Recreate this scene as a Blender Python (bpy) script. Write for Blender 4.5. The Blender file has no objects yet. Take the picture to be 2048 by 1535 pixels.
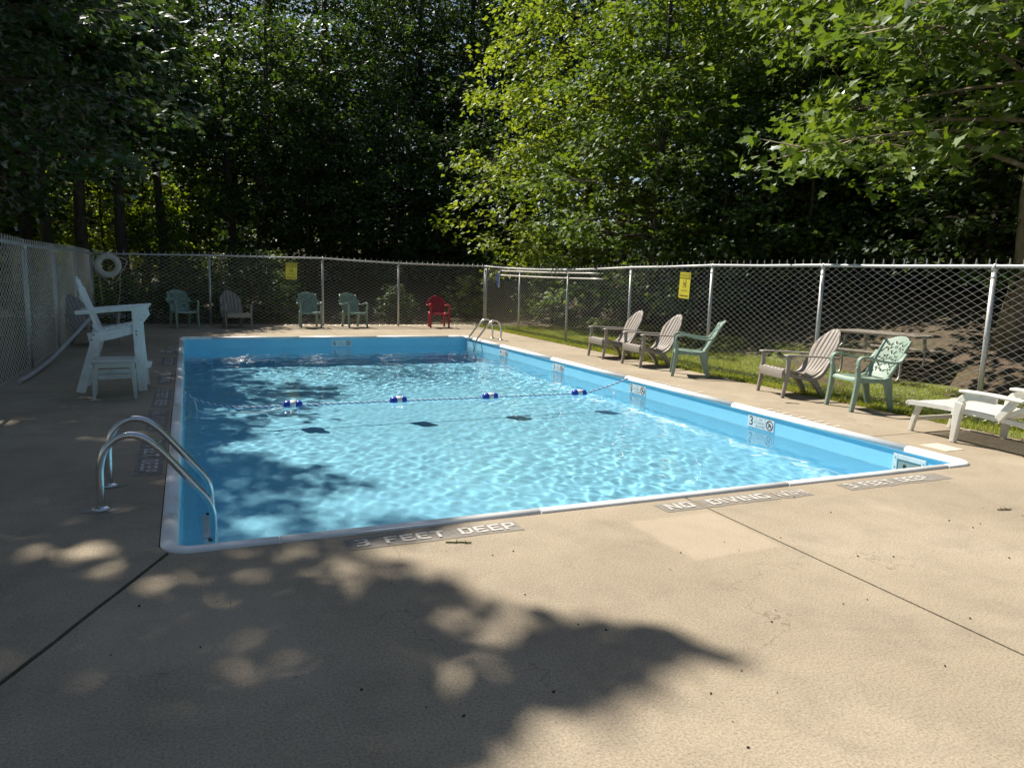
import bpy, bmesh, math, random
import numpy as np
from mathutils import Vector, Matrix

random.seed(7)
RNG = np.random.default_rng(11)
PI = math.pi
SC = bpy.context.scene
COL = SC.collection

# ------------------------------------------------------------------ camera
CAM_H, YAW, PITCH, ROLL = 1.46, 0.4156, 0.1454, 0.0307
cam_data = bpy.data.cameras.new('camera')
cam = bpy.data.objects.new('camera', cam_data)
COL.objects.link(cam)
cam_data.sensor_width = 36.0
cam_data.lens = 1475.8 / 2048 * 36.0
cam_data.clip_start = 0.05
cam_data.clip_end = 400
fwd = Vector((math.sin(YAW) * math.cos(PITCH), math.cos(YAW) * math.cos(PITCH), -math.sin(PITCH)))
rgt = Vector((math.cos(YAW), -math.sin(YAW), 0))
up0 = rgt.cross(fwd)
r2 = math.cos(ROLL) * rgt + math.sin(ROLL) * up0
u2 = -math.sin(ROLL) * rgt + math.cos(ROLL) * up0
cam.matrix_world = Matrix(((r2.x, u2.x, -fwd.x, 0), (r2.y, u2.y, -fwd.y, 0), (r2.z, u2.z, -fwd.z, CAM_H), (0, 0, 0, 1)))
SC.camera = cam

# ------------------------------------------------------------------ sky, sun, exposure
SUN_EL = math.radians(52)
SUN_AZ = math.radians(-19.3)          # from +Y towards +X
SUN = Vector((math.sin(SUN_AZ) * math.cos(SUN_EL), math.cos(SUN_AZ) * math.cos(SUN_EL), math.sin(SUN_EL)))
world = bpy.data.worlds.new('World')
SC.world = world
world.use_nodes = True
wn = world.node_tree.nodes
sky = wn.new('ShaderNodeTexSky')
sky.sky_type = 'NISHITA'
sky.sun_disc = False
sky.sun_elevation = SUN_EL
sky.sun_rotation = SUN_AZ
sky.air_density = 1.0
sky.dust_density = 1.2
wn['Background'].inputs['Strength'].default_value = 0.064
world.node_tree.links.new(sky.outputs['Color'], wn['Background'].inputs['Color'])
sun_data = bpy.data.lights.new('sun', 'SUN')
sun_data.energy = 5.0
sun_data.angle = math.radians(0.53)
sun_data.color = (1.0, 0.91, 0.78)
sun_data.cycles.is_caustics_light = True
sun = bpy.data.objects.new('sun', sun_data)
COL.objects.link(sun)
sun.rotation_euler = SUN.to_track_quat('Z', 'Y').to_euler()
sun.location = (-10, 28, 40)
vs = SC.view_settings
vs.view_transform = 'Standard'
vs.look = 'None'
vs.exposure = 0.75
vs.gamma = 1.0
cy = SC.cycles
cy.use_denoising = True
cy.max_bounces = 10
cy.diffuse_bounces = 5
cy.glossy_bounces = 4
cy.transmission_bounces = 8
cy.transparent_max_bounces = 8
cy.sample_clamp_indirect = 5.0
cy.caustics_reflective = False
cy.caustics_refractive = True
cy.blur_glossy = 0.5
cy.use_adaptive_sampling = True
cy.adaptive_threshold = 0.02

# ------------------------------------------------------------------ materials
def nt(name):
    m = bpy.data.materials.new(name)
    m.use_nodes = True
    return m, m.node_tree.nodes, m.node_tree.links

def ramp(n, stops):
    r = n.new('ShaderNodeValToRGB')
    e = r.color_ramp.elements
    while len(e) < len(stops):
        e.new(0.5)
    for el, (p, c) in zip(e, stops):
        el.position = p
        el.color = (*c, 1) if len(c) == 3 else c
    return r

def noise(n, l, vec, scale, detail=4, rough=0.55, dist=0.0):
    t = n.new('ShaderNodeTexNoise')
    t.inputs['Scale'].default_value = scale
    t.inputs['Detail'].default_value = detail
    t.inputs['Roughness'].default_value = rough
    t.inputs['Distortion'].default_value = dist
    if vec is not None:
        l.new(vec, t.inputs['Vector'])
    return t

def mixc(n, l, fac, a, b, mode='MIX'):
    m = n.new('ShaderNodeMix')
    m.data_type = 'RGBA'
    m.blend_type = mode
    for sock, v in ((m.inputs[0], fac), (m.inputs[6], a), (m.inputs[7], b)):
        if hasattr(v, 'is_linked') or hasattr(v, 'links'):
            l.new(v, sock)
        elif isinstance(v, (int, float)):
            sock.default_value = v
        else:
            sock.default_value = (*v, 1)
    return m.outputs[2]

def math_n(n, l, op, a, b=None, clamp=False):
    m = n.new('ShaderNodeMath')
    m.operation = op
    m.use_clamp = clamp
    for i, v in enumerate((a, b)):
        if v is None:
            continue
        if isinstance(v, (int, float)):
            m.inputs[i].default_value = v
        else:
            l.new(v, m.inputs[i])
    return m.outputs[0]

def simple(name, col, rough=0.5, metal=0.0, var=0.08, scale=30, bump=0.0, spec=0.5, dirt=None, dirt_scale=3.0):
    """plain paint / plastic / metal with slight mottling, optional dirt patches and fine relief"""
    m, n, l = nt(name)
    b = n['Principled BSDF']
    tc = n.new('ShaderNodeTexCoord')
    t = noise(n, l, tc.outputs['Object'], scale, 5)
    c0 = tuple(x * (1 - var) for x in col)
    c1 = tuple(min(1, x * (1 + var)) for x in col)
    r = ramp(n, [(0.3, c0), (0.7, c1)])
    l.new(t.outputs['Fac'], r.inputs['Fac'])
    out = r.outputs['Color']
    if dirt:
        t2 = noise(n, l, tc.outputs['Object'], dirt_scale, 8, 0.7)
        rr = ramp(n, [(0.5, (0, 0, 0)), (0.72, (1, 1, 1))])
        l.new(t2.outputs['Fac'], rr.inputs['Fac'])
        f = math_n(n, l, 'MULTIPLY', rr.outputs['Color'], 0.6)
        out = mixc(n, l, f, out, dirt)
    l.new(out, b.inputs['Base Color'])
    b.inputs['Roughness'].default_value = rough
    b.inputs['Metallic'].default_value = metal
    b.inputs['Specular IOR Level'].default_value = spec
    if bump:
        bp = n.new('ShaderNodeBump')
        bp.inputs['Strength'].default_value = bump
        bp.inputs['Distance'].default_value = 0.004
        l.new(t.outputs['Fac'], bp.inputs['Height'])
        l.new(bp.outputs['Normal'], b.inputs['Normal'])
    return m

def concrete_mat():
    m, n, l = nt('deck_concrete')
    b = n['Principled BSDF']
    geo = n.new('ShaderNodeNewGeometry')
    P = geo.outputs['Position']
    big = noise(n, l, P, 0.55, 6, 0.6)
    mid = noise(n, l, P, 3.2, 7, 0.68, 0.4)
    fine = noise(n, l, P, 95, 4, 0.85)
    vor = n.new('ShaderNodeTexVoronoi')
    vor.inputs['Scale'].default_value = 95
    l.new(P, vor.inputs['Vector'])
    r1 = ramp(n, [(0.3, (0.270, 0.230, 0.172)), (0.52, (0.330, 0.284, 0.215)), (0.72, (0.383, 0.332, 0.258))])
    l.new(big.outputs['Fac'], r1.inputs['Fac'])
    r2_ = ramp(n, [(0.28, (0.70, 0.69, 0.68)), (0.5, (1, 1, 1)), (0.75, (1.16, 1.15, 1.13))])
    l.new(mid.outputs['Fac'], r2_.inputs['Fac'])
    c = mixc(n, l, 0.5, r1.outputs['Color'], r2_.outputs['Color'], 'MULTIPLY')
    r3 = ramp(n, [(0.36, (0.40, 0.385, 0.37)), (0.5, (1, 1, 1)), (0.64, (1.45, 1.43, 1.40))])
    l.new(fine.outputs['Fac'], r3.inputs['Fac'])
    c = mixc(n, l, 0.62, c, r3.outputs['Color'], 'MULTIPLY')
    # trowelled repair patches, lighter and smoother than the worn slab
    sep = n.new('ShaderNodeSeparateXYZ')
    wob = noise(n, l, P, 5.0, 3)
    wv = n.new('ShaderNodeVectorMath'); wv.operation = 'SCALE'; wv.inputs['Scale'].default_value = 0.09
    l.new(wob.outputs['Color'], wv.inputs[0])
    ad = n.new('ShaderNodeVectorMath'); ad.operation = 'ADD'
    l.new(P, ad.inputs[0]); l.new(wv.outputs['Vector'], ad.inputs[1])
    l.new(ad.outputs['Vector'], sep.inputs['Vector'])
    def boxmask(x0, x1, y0, y1, soft):
        fs = []
        for s, lo, hi in ((sep.outputs['X'], x0, x1), (sep.outputs['Y'], y0, y1)):
            c0 = (lo + hi) / 2 + 0.045
            d = math_n(n, l, 'ABSOLUTE', math_n(n, l, 'SUBTRACT', s, c0))
            k = math_n(n, l, 'MULTIPLY', math_n(n, l, 'SUBTRACT', (hi - lo) / 2, d), 1.0 / soft, True)
            fs.append(k)
        return math_n(n, l, 'MULTIPLY', fs[0], fs[1])
    p1 = boxmask(2.40, 3.055, 3.0, 3.68, 0.04)
    p2 = boxmask(-0.45, 0.38, 2.75, 3.45, 0.08)
    pm = math_n(n, l, 'MAXIMUM', p1, math_n(n, l, 'MULTIPLY', p2, 0.6))
    c = mixc(n, l, math_n(n, l, 'MULTIPLY', pm, 0.38), c, (0.46, 0.385, 0.295))
    # rusty / mossy stains
    st = noise(n, l, P, 1.1, 8, 0.75, 0.8)
    rs = ramp(n, [(0.52, (0, 0, 0)), (0.72, (1, 1, 1))])
    l.new(st.outputs['Fac'], rs.inputs['Fac'])
    c = mixc(n, l, math_n(n, l, 'MULTIPLY', rs.outputs['Color'], 0.42), c, (0.20, 0.165, 0.13))
    # hairline cracks
    vc = n.new('ShaderNodeTexVoronoi'); vc.feature = 'DISTANCE_TO_EDGE'
    vc.inputs['Scale'].default_value = 0.55
    wv2 = n.new('ShaderNodeVectorMath'); wv2.operation = 'ADD'
    wob2 = noise(n, l, P, 2.0, 5)
    l.new(P, wv2.inputs[0]); l.new(wob2.outputs['Color'], wv2.inputs[1])
    l.new(wv2.outputs['Vector'], vc.inputs['Vector'])
    ck = ramp(n, [(0.0, (1, 1, 1)), (0.0035, (0, 0, 0))])
    l.new(vc.outputs['Distance'], ck.inputs['Fac'])
    msk = noise(n, l, P, 0.35, 2)
    mr = ramp(n, [(0.45, (0, 0, 0)), (0.55, (1, 1, 1))])
    l.new(msk.outputs['Fac'], mr.inputs['Fac'])
    ckf = math_n(n, l, 'MULTIPLY', math_n(n, l, 'MULTIPLY', ck.outputs['Color'], mr.outputs['Color']), 0.55)
    c = mixc(n, l, ckf, c, (0.10, 0.08, 0.06))
    l.new(c, b.inputs['Base Color'])
    b.inputs['Roughness'].default_value = 0.88
    b.inputs['Specular IOR Level'].default_value = 0.25
    hgt = math_n(n, l, 'ADD', math_n(n, l, 'MULTIPLY', fine.outputs['Fac'], 1.0), math_n(n, l, 'MULTIPLY', vor.outputs['Distance'], 0.12))
    bp = n.new('ShaderNodeBump')
    bp.inputs['Distance'].default_value = 0.004
    l.new(hgt, bp.inputs['Height'])
    l.new(math_n(n, l, 'SUBTRACT', 0.35, math_n(n, l, 'MULTIPLY', pm, 0.2)), bp.inputs['Strength'])
    l.new(bp.outputs['Normal'], b.inputs['Normal'])
    return m

def leaf_mat(name, cols, trans=0.45, spec=0.35, rough=0.42):
    m, n, l = nt(name)
    out = n['Material Output']
    n.remove(n['Principled BSDF'])
    at = n.new('ShaderNodeAttribute'); at.attribute_name = 'tone'
    oi = n.new('ShaderNodeObjectInfo')
    r = ramp(n, [(0.0, cols[0]), (0.5, cols[1]), (1.0, cols[2])])
    f = math_n(n, l, 'ADD', math_n(n, l, 'MULTIPLY', at.outputs['Fac'], 0.75), math_n(n, l, 'MULTIPLY', oi.outputs['Random'], 0.25))
    l.new(f, r.inputs['Fac'])
    d = n.new('ShaderNodeBsdfDiffuse')
    l.new(r.outputs['Color'], d.inputs['Color'])
    t = n.new('ShaderNodeBsdfTranslucent')
    tcol = mixc(n, l, 1.0, r.outputs['Color'], (1.45, 1.35, 0.55), 'MULTIPLY')
    l.new(tcol, t.inputs['Color'])
    mx = n.new('ShaderNodeMixShader'); mx.inputs[0].default_value = trans
    l.new(d.outputs[0], mx.inputs[1]); l.new(t.outputs[0], mx.inputs[2])
    g = n.new('ShaderNodeBsdfGlossy'); g.inputs['Roughness'].default_value = rough
    g.inputs['Color'].default_value = (0.9, 0.95, 1, 1)
    fr = n.new('ShaderNodeFresnel'); fr.inputs['IOR'].default_value = 1.4
    mx2 = n.new('ShaderNodeMixShader')
    l.new(math_n(n, l, 'MULTIPLY', fr.outputs[0], spec * 2), mx2.inputs[0])
    l.new(mx.outputs[0], mx2.inputs[1]); l.new(g.outputs[0], mx2.inputs[2])
    l.new(mx2.outputs[0], out.inputs['Surface'])
    return m

def bark_mat(name, a, b_):
    m, n, l = nt(name)
    b = n['Principled BSDF']
    tc = n.new('ShaderNodeTexCoord')
    mp = n.new('ShaderNodeMapping'); mp.inputs['Scale'].default_value = (14, 14, 2.2)
    l.new(tc.outputs['Object'], mp.inputs['Vector'])
    t = noise(n, l, mp.outputs['Vector'], 1.0, 8, 0.7, 0.5)
    t2 = noise(n, l, tc.outputs['Object'], 1.7, 4)
    r = ramp(n, [(0.3, a), (0.7, b_)])
    l.new(t.outputs['Fac'], r.inputs['Fac'])
    rr = ramp(n, [(0.35, (0.65, 0.66, 0.6)), (0.65, (1.1, 1.1, 1.05))])
    l.new(t2.outputs['Fac'], rr.inputs['Fac'])
    l.new(mixc(n, l, 0.8, r.outputs['Color'], rr.outputs['Color'], 'MULTIPLY'), b.inputs['Base Color'])
    b.inputs['Roughness'].default_value = 0.9
    bp = n.new('ShaderNodeBump'); bp.inputs['Strength'].default_value = 0.7; bp.inputs['Distance'].default_value = 0.03
    l.new(t.outputs['Fac'], bp.inputs['Height']); l.new(bp.outputs['Normal'], b.inputs['Normal'])
    return m

def ground_mat():
    m, n, l = nt('leaf_litter_ground')
    b = n['Principled BSDF']
    geo = n.new('ShaderNodeNewGeometry'); P = geo.outputs['Position']
    a = noise(n, l, P, 0.5, 6, 0.6); c = noise(n, l, P, 9, 8, 0.75); v = n.new('ShaderNodeTexVoronoi')
    v.inputs['Scale'].default_value = 13; l.new(P, v.inputs['Vector'])
    r = ramp(n, [(0.3, (0.055, 0.042, 0.028)), (0.6, (0.12, 0.085, 0.055)), (0.8, (0.19, 0.145, 0.095))])
    l.new(c.outputs['Fac'], r.inputs['Fac'])
    g = ramp(n, [(0.5, (0, 0, 0)), (0.65, (1, 1, 1))]); l.new(a.outputs['Fac'], g.inputs['Fac'])
    cc = mixc(n, l, math_n(n, l, 'MULTIPLY', g.outputs['Color'], 0.6), r.outputs['Color'], (0.06, 0.085, 0.025))
    vd = ramp(n, [(0.15, (0.62, 0.60, 0.58)), (0.6, (1.2, 1.2, 1.2))]); l.new(v.outputs['Distance'], vd.inputs['Fac'])
    vr = mixc(n, l, 0.7, cc, vd.outputs['Color'], 'MULTIPLY')
    l.new(vr, b.inputs['Base Color']); b.inputs['Roughness'].default_value = 0.95
    bp = n.new('ShaderNodeBump'); bp.inputs['Strength'].default_value = 0.8; bp.inputs['Distance'].default_value = 0.04
    l.new(c.outputs['Fac'], bp.inputs['Height']); l.new(bp.outputs['Normal'], b.inputs['Normal'])
    return m

def water_mat():
    m, n, l = nt('pool_water')
    out = n['Material Output']; n.remove(n['Principled BSDF'])
    g = n.new('ShaderNodeBsdfGlass')
    g.inputs['IOR'].default_value = 1.333
    g.inputs['Roughness'].default_value = 0.0
    g.inputs['Color'].default_value = (0.97, 0.995, 1.0, 1)
    l.new(g.outputs[0], out.inputs['Surface'])
    return m

def liner_mat(name, col):
    m, n, l = nt(name)
    b = n['Principled BSDF']
    geo = n.new('ShaderNodeNewGeometry'); P = geo.outputs['Position']
    t = noise(n, l, P, 2.0, 5, 0.6); t2 = noise(n, l, P, 60, 3)
    r = ramp(n, [(0.3, tuple(c * 0.94 for c in col)), (0.7, tuple(min(.97, c * 1.04) for c in col))])
    l.new(t.outputs['Fac'], r.inputs['Fac'])
    base_c = mixc(n, l, 0.10, r.outputs['Color'], t2.outputs['Color'], 'SOFT_LIGHT')
    sp = n.new('ShaderNodeSeparateXYZ'); l.new(P, sp.inputs[0])
    t3 = noise(n, l, P, 6.0, 6, 0.7)
    zz = math_n(n, l, 'ADD', sp.outputs['Z'], math_n(n, l, 'MULTIPLY', t3.outputs['Fac'], 0.02))
    wl = ramp(n, [(0.0, (0, 0, 0)), (0.30, (0, 0, 0)), (0.36, (1, 1, 1)), (0.44, (0.7, 0.7, 0.7)), (0.52, (0, 0, 0))])
    l.new(math_n(n, l, 'MULTIPLY', math_n(n, l, 'ADD', zz, 0.30), 5.0), wl.inputs['Fac'])
    base_c = mixc(n, l, math_n(n, l, 'MULTIPLY', wl.outputs['Color'], 0.22), base_c, (0.36, 0.40, 0.38))
    l.new(base_c, b.inputs['Base Color'])
    b.inputs['Roughness'].default_value = 0.55
    b.inputs['Specular IOR Level'].default_value = 0.2
    return m

def worn_paint(name, col, cover=0.5, soft=0.1, scale=14):
    """paint that has worn off in flakes: transparent where the noise is low"""
    m, n, l = nt(name)
    b = n['Principled BSDF']
    geo = n.new('ShaderNodeNewGeometry'); P = geo.outputs['Position']
    t = noise(n, l, P, scale, 8, 0.72)
    t2 = noise(n, l, P, 45, 4)
    r = ramp(n, [(0.3, tuple(c * 0.8 for c in col)), (0.7, col)]); l.new(t2.outputs['Fac'], r.inputs['Fac'])
    l.new(r.outputs['Color'], b.inputs['Base Color'])
    b.inputs['Roughness'].default_value = 0.8
    b.inputs['Specular IOR Level'].default_value = 0.2
    a = ramp(n, [(1 - cover - soft / 2, (0, 0, 0)), (1 - cover + soft / 2, (1, 1, 1))])
    l.new(t.outputs['Fac'], a.inputs['Fac']); l.new(a.outputs['Color'], b.inputs['Alpha'])
    return m

MT = dict(
    concrete=concrete_mat(), ground=ground_mat(), water=water_mat(),
    joint=simple('joint_dirt', (0.035, 0.03, 0.025), 0.95, scale=40, var=0.4),
    liner=liner_mat('pool_liner', (0.30, 0.715, 0.97)),
    liner_top=liner_mat('pool_liner_border', (0.20, 0.50, 0.68)),
    coping=simple('coping_vinyl', (0.80, 0.82, 0.83), 0.38, var=0.04, scale=8, dirt=(0.55, 0.53, 0.48), dirt_scale=2.5),
    seam=simple('coping_seam', (0.20, 0.20, 0.20), 0.7),
    galv=simple('galvanised_steel', (0.50, 0.51, 0.51), 0.5, 0.55, 0.12, 25, 0.1),
    wire=simple('galvanised_wire', (0.74, 0.72, 0.69), 0.38, 0.7, 0.12, 40),
    chrome=simple('stainless_steel', (0.66, 0.68, 0.70), 0.22, 1.0, 0.06, 30, 0.03),
    taupe=simple('taupe_resin', (0.315, 0.29, 0.27), 0.5, var=0.06, scale=14, dirt=(0.24, 0.20, 0.17), dirt_scale=5),
    green=simple('sage_green_resin', (0.235, 0.33, 0.28), 0.45, var=0.06, scale=14, dirt=(0.18, 0.24, 0.19), dirt_scale=5),
    red=simple('red_resin', (0.36, 0.022, 0.035), 0.4, var=0.08, scale=12, dirt=(0.25, 0.03, 0.03)),
    white=simple('white_resin', (0.72, 0.72, 0.68), 0.45, var=0.04, scale=10, dirt=(0.52, 0.48, 0.40), dirt_scale=4),
    lumber=simple('white_plastic_lumber', (0.76, 0.80, 0.81), 0.5, var=0.05, scale=18, dirt=(0.45, 0.46, 0.43), dirt_scale=4),
    stoolgrey=simple('weathered_stool_resin', (0.50, 0.52, 0.49), 0.5, var=0.05, scale=10, dirt=(0.33, 0.32, 0.28), dirt_scale=4),
    rubber=simple('dark_rubber', (0.02, 0.02, 0.02), 0.7),
    buoy=simple('buoy_shell', (0.66, 0.66, 0.63), 0.5, var=0.05, scale=9, dirt=(0.45, 0.43, 0.38)),
    cord=simple('buoy_cord', (0.62, 0.57, 0.50), 0.8, var=0.15, scale=60),
    rope_w=simple('rope_white', (0.72, 0.74, 0.74), 0.8, var=0.1, scale=60),
    rope_b=simple('rope_blue', (0.09, 0.24, 0.50), 0.8, var=0.15, scale=60),
    float_b=simple('float_blue', (0.02, 0.06, 0.42), 0.35, var=0.1, scale=20),
    float_w=simple('float_white', (0.75, 0.76, 0.76), 0.45, var=0.05),
    yellow=simple('sign_yellow', (0.74, 0.64, 0.06), 0.5, var=0.06, scale=6),
    black=simple('print_black', (0.015, 0.015, 0.012), 0.55),
    signink=simple('print_faded_black', (0.22, 0.19, 0.03), 0.55),
    tile=simple('marker_tile', (0.76, 0.79, 0.80), 0.3, var=0.04),
    ink=simple('marker_ink', (0.03, 0.05, 0.07), 0.5),
    ink_grey=simple('marker_ink_grey', (0.25, 0.30, 0.33), 0.5),
    ink_red=simple('marker_ring', (0.18, 0.06, 0.07), 0.5),
    pole=simple('aluminium_pole', (0.74, 0.73, 0.70), 0.4, 0.3, 0.06, 12),
    hose=simple('grey_pvc', (0.45, 0.45, 0.47), 0.5, var=0.08, scale=10, dirt=(0.28, 0.27, 0.26)),
    brush_b=simple('brush_blue', (0.06, 0.14, 0.45), 0.5),
    deckgrey=worn_paint('grey_deck_paint', (0.325, 0.31, 0.29), 0.58, 0.62, 11),
    deckwhite=worn_paint('white_deck_paint', (0.64, 0.62, 0.58), 0.60, 0.22, 30),
    deckghost=worn_paint('worn_white_deck_paint', (0.62, 0.58, 0.53), 0.52, 0.16, 26),
    lid=simple('skimmer_lid', (0.60, 0.55, 0.44), 0.7, var=0.25, scale=45),
    mortar=simple('anchor_mortar', (0.27, 0.26, 0.24), 0.9, var=0.2, scale=40, bump=0.4),
    dark=simple('skimmer_throat_shade', (0.30, 0.36, 0.33), 0.6),
    table=simple('weathered_table_board', (0.20, 0.18, 0.15), 0.8, var=0.25, scale=12, dirt=(0.10, 0.09, 0.08)),
    bark=bark_mat('grey_brown_bark', (0.035, 0.028, 0.022), (0.13, 0.105, 0.085)),
    bark_lit=bark_mat('sunlit_maple_bark', (0.20, 0.15, 0.11), (0.46, 0.37, 0.28)),  # bark colour lightened so the crown-shaded trunk looks sunlit
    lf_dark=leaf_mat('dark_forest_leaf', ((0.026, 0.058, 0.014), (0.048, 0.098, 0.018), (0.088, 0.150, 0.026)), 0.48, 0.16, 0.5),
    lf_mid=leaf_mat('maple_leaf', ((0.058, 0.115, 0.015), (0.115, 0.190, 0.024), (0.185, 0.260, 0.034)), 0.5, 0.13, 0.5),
    lf_lit=leaf_mat('sunlit_maple_leaf', ((0.10, 0.17, 0.018), (0.19, 0.275, 0.032), (0.28, 0.36, 0.05)), 0.5, 0.14, 0.5),  # sunlight on the bright maples raised into the leaf colour
    lf_far=leaf_mat('backlit_leaf', ((0.12, 0.20, 0.018), (0.21, 0.31, 0.028), (0.31, 0.39, 0.045)), 0.6, 0.1, 0.5),  # glow of backlit leaves put into a brighter colour
    grass=leaf_mat('lawn_grass', ((0.17, 0.24, 0.03), (0.28, 0.34, 0.05), (0.40, 0.40, 0.11)), 0.35, 0.04, 0.6),
    straw=simple('dry_leaf', (0.22, 0.14, 0.07), 0.9, var=0.4, scale=5),
    twig=simple('dark_twig', (0.06, 0.04, 0.025), 0.9),
    lawn=simple('lawn_soil', (0.15, 0.18, 0.05), 0.95, var=0.35, scale=5, dirt=(0.14, 0.11, 0.06), dirt_scale=2),
    drive=simple('pale_driveway', (0.36, 0.34, 0.31), 0.9, var=0.12, scale=6),
)

# ------------------------------------------------------------------ mesh helpers
def link(o, parent=None):
    COL.objects.link(o)
    if parent is not None:
        o.parent = parent
    return o

def tag(o, label=None, cat=None, group=None, kind=None):
    for k, v in (('label', label), ('category', cat), ('group', group), ('kind', kind)):
        if v:
            o[k] = v
    return o

def empty(name, loc=(0, 0, 0), rz=0, label=None, cat=None, group=None, kind=None):
    o = bpy.data.objects.new(name, None)
    o.empty_display_size = 0.1
    link(o)
    o.location = loc
    o.rotation_euler = (0, 0, rz)
    return tag(o, label, cat, group, kind)

def copy_tree(o, parent=None):
    c = o.copy()
    COL.objects.link(c)
    c.parent = parent
    for ch in list(o.children):
        copy_tree(ch, c)
    return c

def np_mesh(name, V, F, mat=None, smooth=False, tone=None):
    V = np.ascontiguousarray(V, dtype=np.float32); F = np.ascontiguousarray(F, dtype=np.int32)
    me = bpy.data.meshes.new(name)
    k = F.shape[1]
    me.vertices.add(len(V)); me.vertices.foreach_set('co', V.ravel())
    me.loops.add(F.size); me.loops.foreach_set('vertex_index', F.ravel())
    me.polygons.add(len(F)); me.polygons.foreach_set('loop_start', np.arange(0, F.size, k, dtype=np.int32))
    if smooth:
        me.polygons.foreach_set('use_smooth', np.ones(len(F), dtype=bool))
    if tone is not None:
        a = me.attributes.new('tone', 'FLOAT', 'POINT')
        a.data.foreach_set('value', np.ascontiguousarray(tone, dtype=np.float32))
    me.update(calc_edges=True)
    if mat:
        me.materials.append(mat)
    return me

class MB:
    def __init__(s):
        s.v = []; s.f = []; s.sm = []
    def add(s, vs, fs, smooth=False):
        b = len(s.v)
        s.v += [tuple(p) for p in vs]
        s.f += [tuple(b + i for i in f) for f in fs]
        s.sm += [smooth] * len(fs)
        return s
    def box(s, c, d, rot=None):
        x, y, z = (k / 2 for k in d)
        vs = [Vector((sx * x, sy * y, sz * z)) for sz in (-1, 1) for sy in (-1, 1) for sx in (-1, 1)]
        if rot is not None:
            vs = [rot @ p for p in vs]
        vs = [p + Vector(c) for p in vs]
        return s.add(vs, [(0, 2, 3, 1), (4, 5, 7, 6), (0, 1, 5, 4), (2, 6, 7, 3), (0, 4, 6, 2), (1, 3, 7, 5)])
    def bar(s, p0, p1, w, t, side=(0, 1, 0), w1=None, t1=None):
        p0, p1 = Vector(p0), Vector(p1)
        d = (p1 - p0).normalized()
        sd = Vector(side); sd = (sd - d * sd.dot(d)).normalized()
        n = d.cross(sd)
        w1 = w if w1 is None else w1; t1 = t if t1 is None else t1
        vs = []
        for p, ww, tt in ((p0, w, t), (p1, w1, t1)):
            for a, b in ((-1, -1), (1, -1), (1, 1), (-1, 1)):
                vs.append(p + sd * a * ww / 2 + n * b * tt / 2)
        return s.add(vs, [(3, 2, 1, 0), (4, 5, 6, 7), (0, 1, 5, 4), (1, 2, 6, 5), (2, 3, 7, 6), (3, 0, 4, 7)])
    def tube(s, pts, r, n=8, caps=True, flat=1.0, closed=False):
        pts = [Vector(p) for p in pts]
        N = len(pts)
        rs = r if isinstance(r, (list, tuple)) else [r] * N
        vs = []; prev = None
        for i, p in enumerate(pts):
            if closed:
                d = pts[(i + 1) % N] - pts[i - 1]
            else:
                d = pts[min(i + 1, N - 1)] - pts[max(i - 1, 0)]
            d.normalize()
            if prev is None:
                a = Vector((0, 0, 1)) if abs(d.z) < 0.9 else Vector((1, 0, 0))
                u = d.cross(a).normalized()
            else:
                u = (prev - d * prev.dot(d)).normalized()
            prev = u
            w = d.cross(u)
            for k in range(n):
                a = 2 * PI * k / n
                vs.append(p + u * math.cos(a) * rs[i] + w * math.sin(a) * rs[i] * flat)
        fs = [(i * n + k, i * n + (k + 1) % n, (i + 1) * n + (k + 1) % n, (i + 1) * n + k) for i in range(N - 1) for k in range(n)]
        if closed:
            fs += [((N - 1) * n + k, (N - 1) * n + (k + 1) % n, (k + 1) % n, k) for k in range(n)]
        s.add(vs, fs, True)
        if caps and not closed:
            b = len(s.v) - len(vs)
            s.f += [tuple(b + k for k in reversed(range(n))), tuple(b + (N - 1) * n + k for k in range(n))]
            s.sm += [False, False]
        return s
    def ribbon(s, path, thick, ya, yb, smooth=False):
        """2D path in XZ with thickness, extruded from ya to yb (each scalar or per-point list)"""
        N = len(path)
        th = thick if isinstance(thick, (list, tuple)) else [thick] * N
        A = ya if isinstance(ya, (list, tuple)) else [ya] * N
        B = yb if isinstance(yb, (list, tuple)) else [yb] * N
        vs = []
        for i, (x, z) in enumerate(path):
            x0, z0 = path[max(i - 1, 0)]; x1, z1 = path[min(i + 1, N - 1)]
            dx, dz = x1 - x0, z1 - z0
            L = math.hypot(dx, dz) or 1
            nx, nz = -dz / L, dx / L
            h = th[i] / 2
            vs += [(x - nx * h, A[i], z - nz * h), (x + nx * h, A[i], z + nz * h), (x + nx * h, B[i], z + nz * h), (x - nx * h, B[i], z - nz * h)]
        fs = []
        for i in range(N - 1):
            a = i * 4; b = a + 4
            for k in range(4):
                fs.append((a + k, b + k, b + (k + 1) % 4, a + (k + 1) % 4))
        fs += [(0, 1, 2, 3), (4 * N - 1, 4 * N - 2, 4 * N - 3, 4 * N - 4)]
        return s.add(vs, fs, smooth)
    def sphere(s, c, r, nu=12, nv=8, sc=(1, 1, 1)):
        vs = [(c[0], c[1], c[2] - r * sc[2])]
        for j in range(1, nv):
            t = PI * j / nv - PI / 2
            for i in range(nu):
                a = 2 * PI * i / nu
                vs.append((c[0] + r * sc[0] * math.cos(t) * math.cos(a), c[1] + r * sc[1] * math.cos(t) * math.sin(a), c[2] + r * sc[2] * math.sin(t)))
        vs.append((c[0], c[1], c[2] + r * sc[2]))
        fs = [(0, 1 + (i + 1) % nu, 1 + i) for i in range(nu)]
        for j in range(nv - 2):
            for i in range(nu):
                a = 1 + j * nu
                fs.append((a + i, a + (i + 1) % nu, a + nu + (i + 1) % nu, a + nu + i))
        a = 1 + (nv - 2) * nu; t = len(vs) - 1
        fs += [(a + i, a + (i + 1) % nu, t) for i in range(nu)]
        return s.add(vs, fs, True)
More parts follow.
